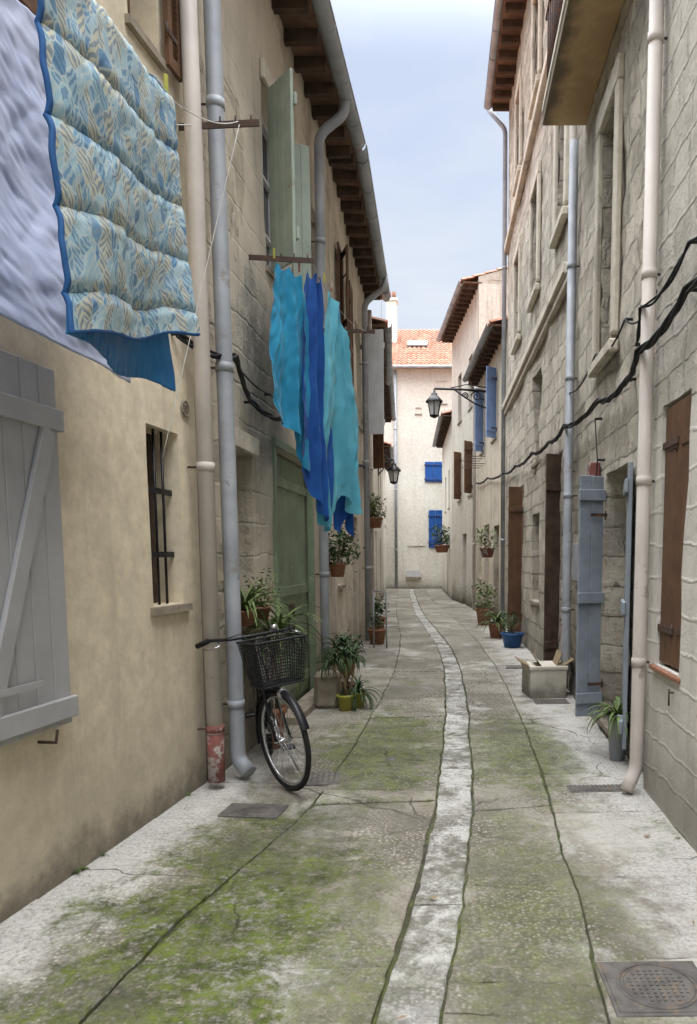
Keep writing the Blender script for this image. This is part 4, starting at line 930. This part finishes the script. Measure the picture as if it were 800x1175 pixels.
# ------------------------------------------------------------------ LANTERNS
def lantern(name,c,s=1.,bracket=None):
    e=empty(name);c=V(c);mb=MB()
    def ring(r,z): return [mb.vert(c+V((r*s*math.cos(math.pi/3*k+.5),r*s*math.sin(math.pi/3*k+.5),z*s))) for k in range(6)]
    P=[ring(*q) for q in((.10,-.30),(.17,.02))]
    for k in range(6): mb.face([P[0][k],P[0][(k+1)%6],P[1][(k+1)%6],P[1][k]],0)
    mb.build('glass',[m_lampglass],e);mb=MB()
    for k in range(6):
        a=math.pi/3*k+.5;mb.tube([c+V((.10*s*math.cos(a),.10*s*math.sin(a),-.30*s)),c+V((.17*s*math.cos(a),.17*s*math.sin(a),.02*s))],.012*s,6)
    mb.lathe(c,[(r*s,z*s) for r,z in((.001,-.36),(.04,-.35),(.11,-.31),(.11,-.29))],12);mb.lathe(c,[(r*s,z*s) for r,z in((.20,.0),(.20,.03),(.12,.12),(.07,.16),(.07,.20),(.03,.22),(.02,.30),(.001,.31))],12)
    if bracket:
        w=V(bracket);t=c+V((0,0,.31*s));mb.tube([w,w.lerp(t,.5)+V((0,0,.02)),t],.03,8);
        d=(t-w)
        mb.tube([w+V((0,0,-.45)),w+d*.25+V((0,0,-.33)),w+d*.5+V((0,0,-.12)),w+d*.62],.022,7)
        for cc,rr in((.22,.14),(.42,.09)):
            q=w+d*cc+V((0,0,-.14));dn=d.normalized();mb.tube([q+dn*rr*(1-i/22)*math.cos(i*.55)+V((0,0,rr*(1-i/22)*math.sin(i*.55))) for i in range(20)],.017,6)
        mb.tube([w+V((0,0,.12)),w+V((0,0,-.5))],.025,8);mb.tube([w+V((0,0,.1)),w+d*.4+V((0,0,.16)),w+d*.7+V((0,0,.04))],.014,6)
    mb.build('ironwork',[m_black],e);return e
lantern('street_lantern',(-.27,20.3,5.72),1.15,tuple(G1.P(20.4,.0,6.02)))
lantern('street_lantern',(-1.68,25,4.45),1.2,tuple(C2.P(25,.0,4.8)))
mb=MB()
for z in(4.2,4.4):
    for k in(0,.5,1.0): mb.tube([G1.P(21.0+k,.0,z),G1.P(21.0+k,.55,z)],.01,5)
mb.build('wall_drying_rack',[m_iron])
# ------------------------------------------------------------------ WORLD / LIGHT
el=math.radians(66)
w=bpy.data.worlds.new('World');sc.world=w;w.use_nodes=True;nt=w.node_tree;bg=nt.nodes['Background']
sunaz=math.atan2(-.94,.35)
sky=nt.nodes.new('ShaderNodeTexSky');sky.sky_type='NISHITA';sky.sun_disc=False;sky.sun_elevation=el;sky.sun_rotation=math.pi/2-sunaz;sky.dust_density=3
tc=nt.nodes.new('ShaderNodeTexCoord');mp=nt.nodes.new('ShaderNodeMapping');mp.inputs['Scale'].default_value=(1,1,2.6);nt.links.new(tc.outputs['Generated'],mp.inputs[0])
nz=nt.nodes.new('ShaderNodeTexNoise');nz.inputs['Scale'].default_value=2.6;nz.inputs['Detail'].default_value=6;nz.inputs['Roughness'].default_value=.52;nz.inputs['Distortion'].default_value=.5;nt.links.new(mp.outputs[0],nz.inputs['Vector'])
rp=nt.nodes.new('ShaderNodeValToRGB');rp.color_ramp.elements[0].position=.36;rp.color_ramp.elements[0].color=(5.5,6.35,8.1,1);rp.color_ramp.elements[1].position=.62;rp.color_ramp.elements[1].color=(7.0,7.5,8.2,1);nt.links.new(nz.outputs['Fac'],rp.inputs[0])
sp=nt.nodes.new('ShaderNodeSeparateXYZ');nt.links.new(tc.outputs['Generated'],sp.inputs[0])
mr=nt.nodes.new('ShaderNodeMapRange');mr.interpolation_type='SMOOTHSTEP';mr.inputs['From Min'].default_value=.52;mr.inputs['From Max'].default_value=.93;mr.inputs['To Min'].default_value=0.;mr.inputs['To Max'].default_value=1.;nt.links.new(sp.outputs[2],mr.inputs['Value'])
m2=nt.nodes.new('ShaderNodeMix');m2.data_type='RGBA';nt.links.new(mr.outputs[0],m2.inputs[0]);nt.links.new(rp.outputs[0],m2.inputs[6]);m2.inputs[7].default_value=(82,83,86,1)
mx=nt.nodes.new('ShaderNodeMix');mx.data_type='RGBA';mx.inputs[0].default_value=.93;nt.links.new(sky.outputs[0],mx.inputs[6]);nt.links.new(m2.outputs[2],mx.inputs[7])
nt.links.new(mx.outputs[2],bg.inputs[0]);bg.inputs[1].default_value=.12
sl=bpy.data.lights.new('sun','SUN');sl.energy=1.0;sl.angle=math.radians(50);sl.color=(1,.96,.9);so=bpy.data.objects.new('sun',sl);sc.collection.objects.link(so)
d=V((math.cos(sunaz)*math.cos(el),math.sin(sunaz)*math.cos(el),math.sin(el)))
so.rotation_euler=d.to_track_quat('Z','Y').to_euler()
sc.view_settings.view_transform='Standard';sc.view_settings.look='None';sc.view_settings.exposure=0
cam=bpy.data.cameras.new('camera');co=bpy.data.objects.new('camera',cam);sc.collection.objects.link(co);sc.camera=co
co.location=(0,0,1.6);co.rotation_euler=(math.radians(90-5.86),0,0);cam.sensor_fit='HORIZONTAL';cam.sensor_width=36;cam.lens=38.25;cam.shift_x=-.1375;cam.shift_y=.1744;cam.clip_end=1000;cam.clip_start=.05
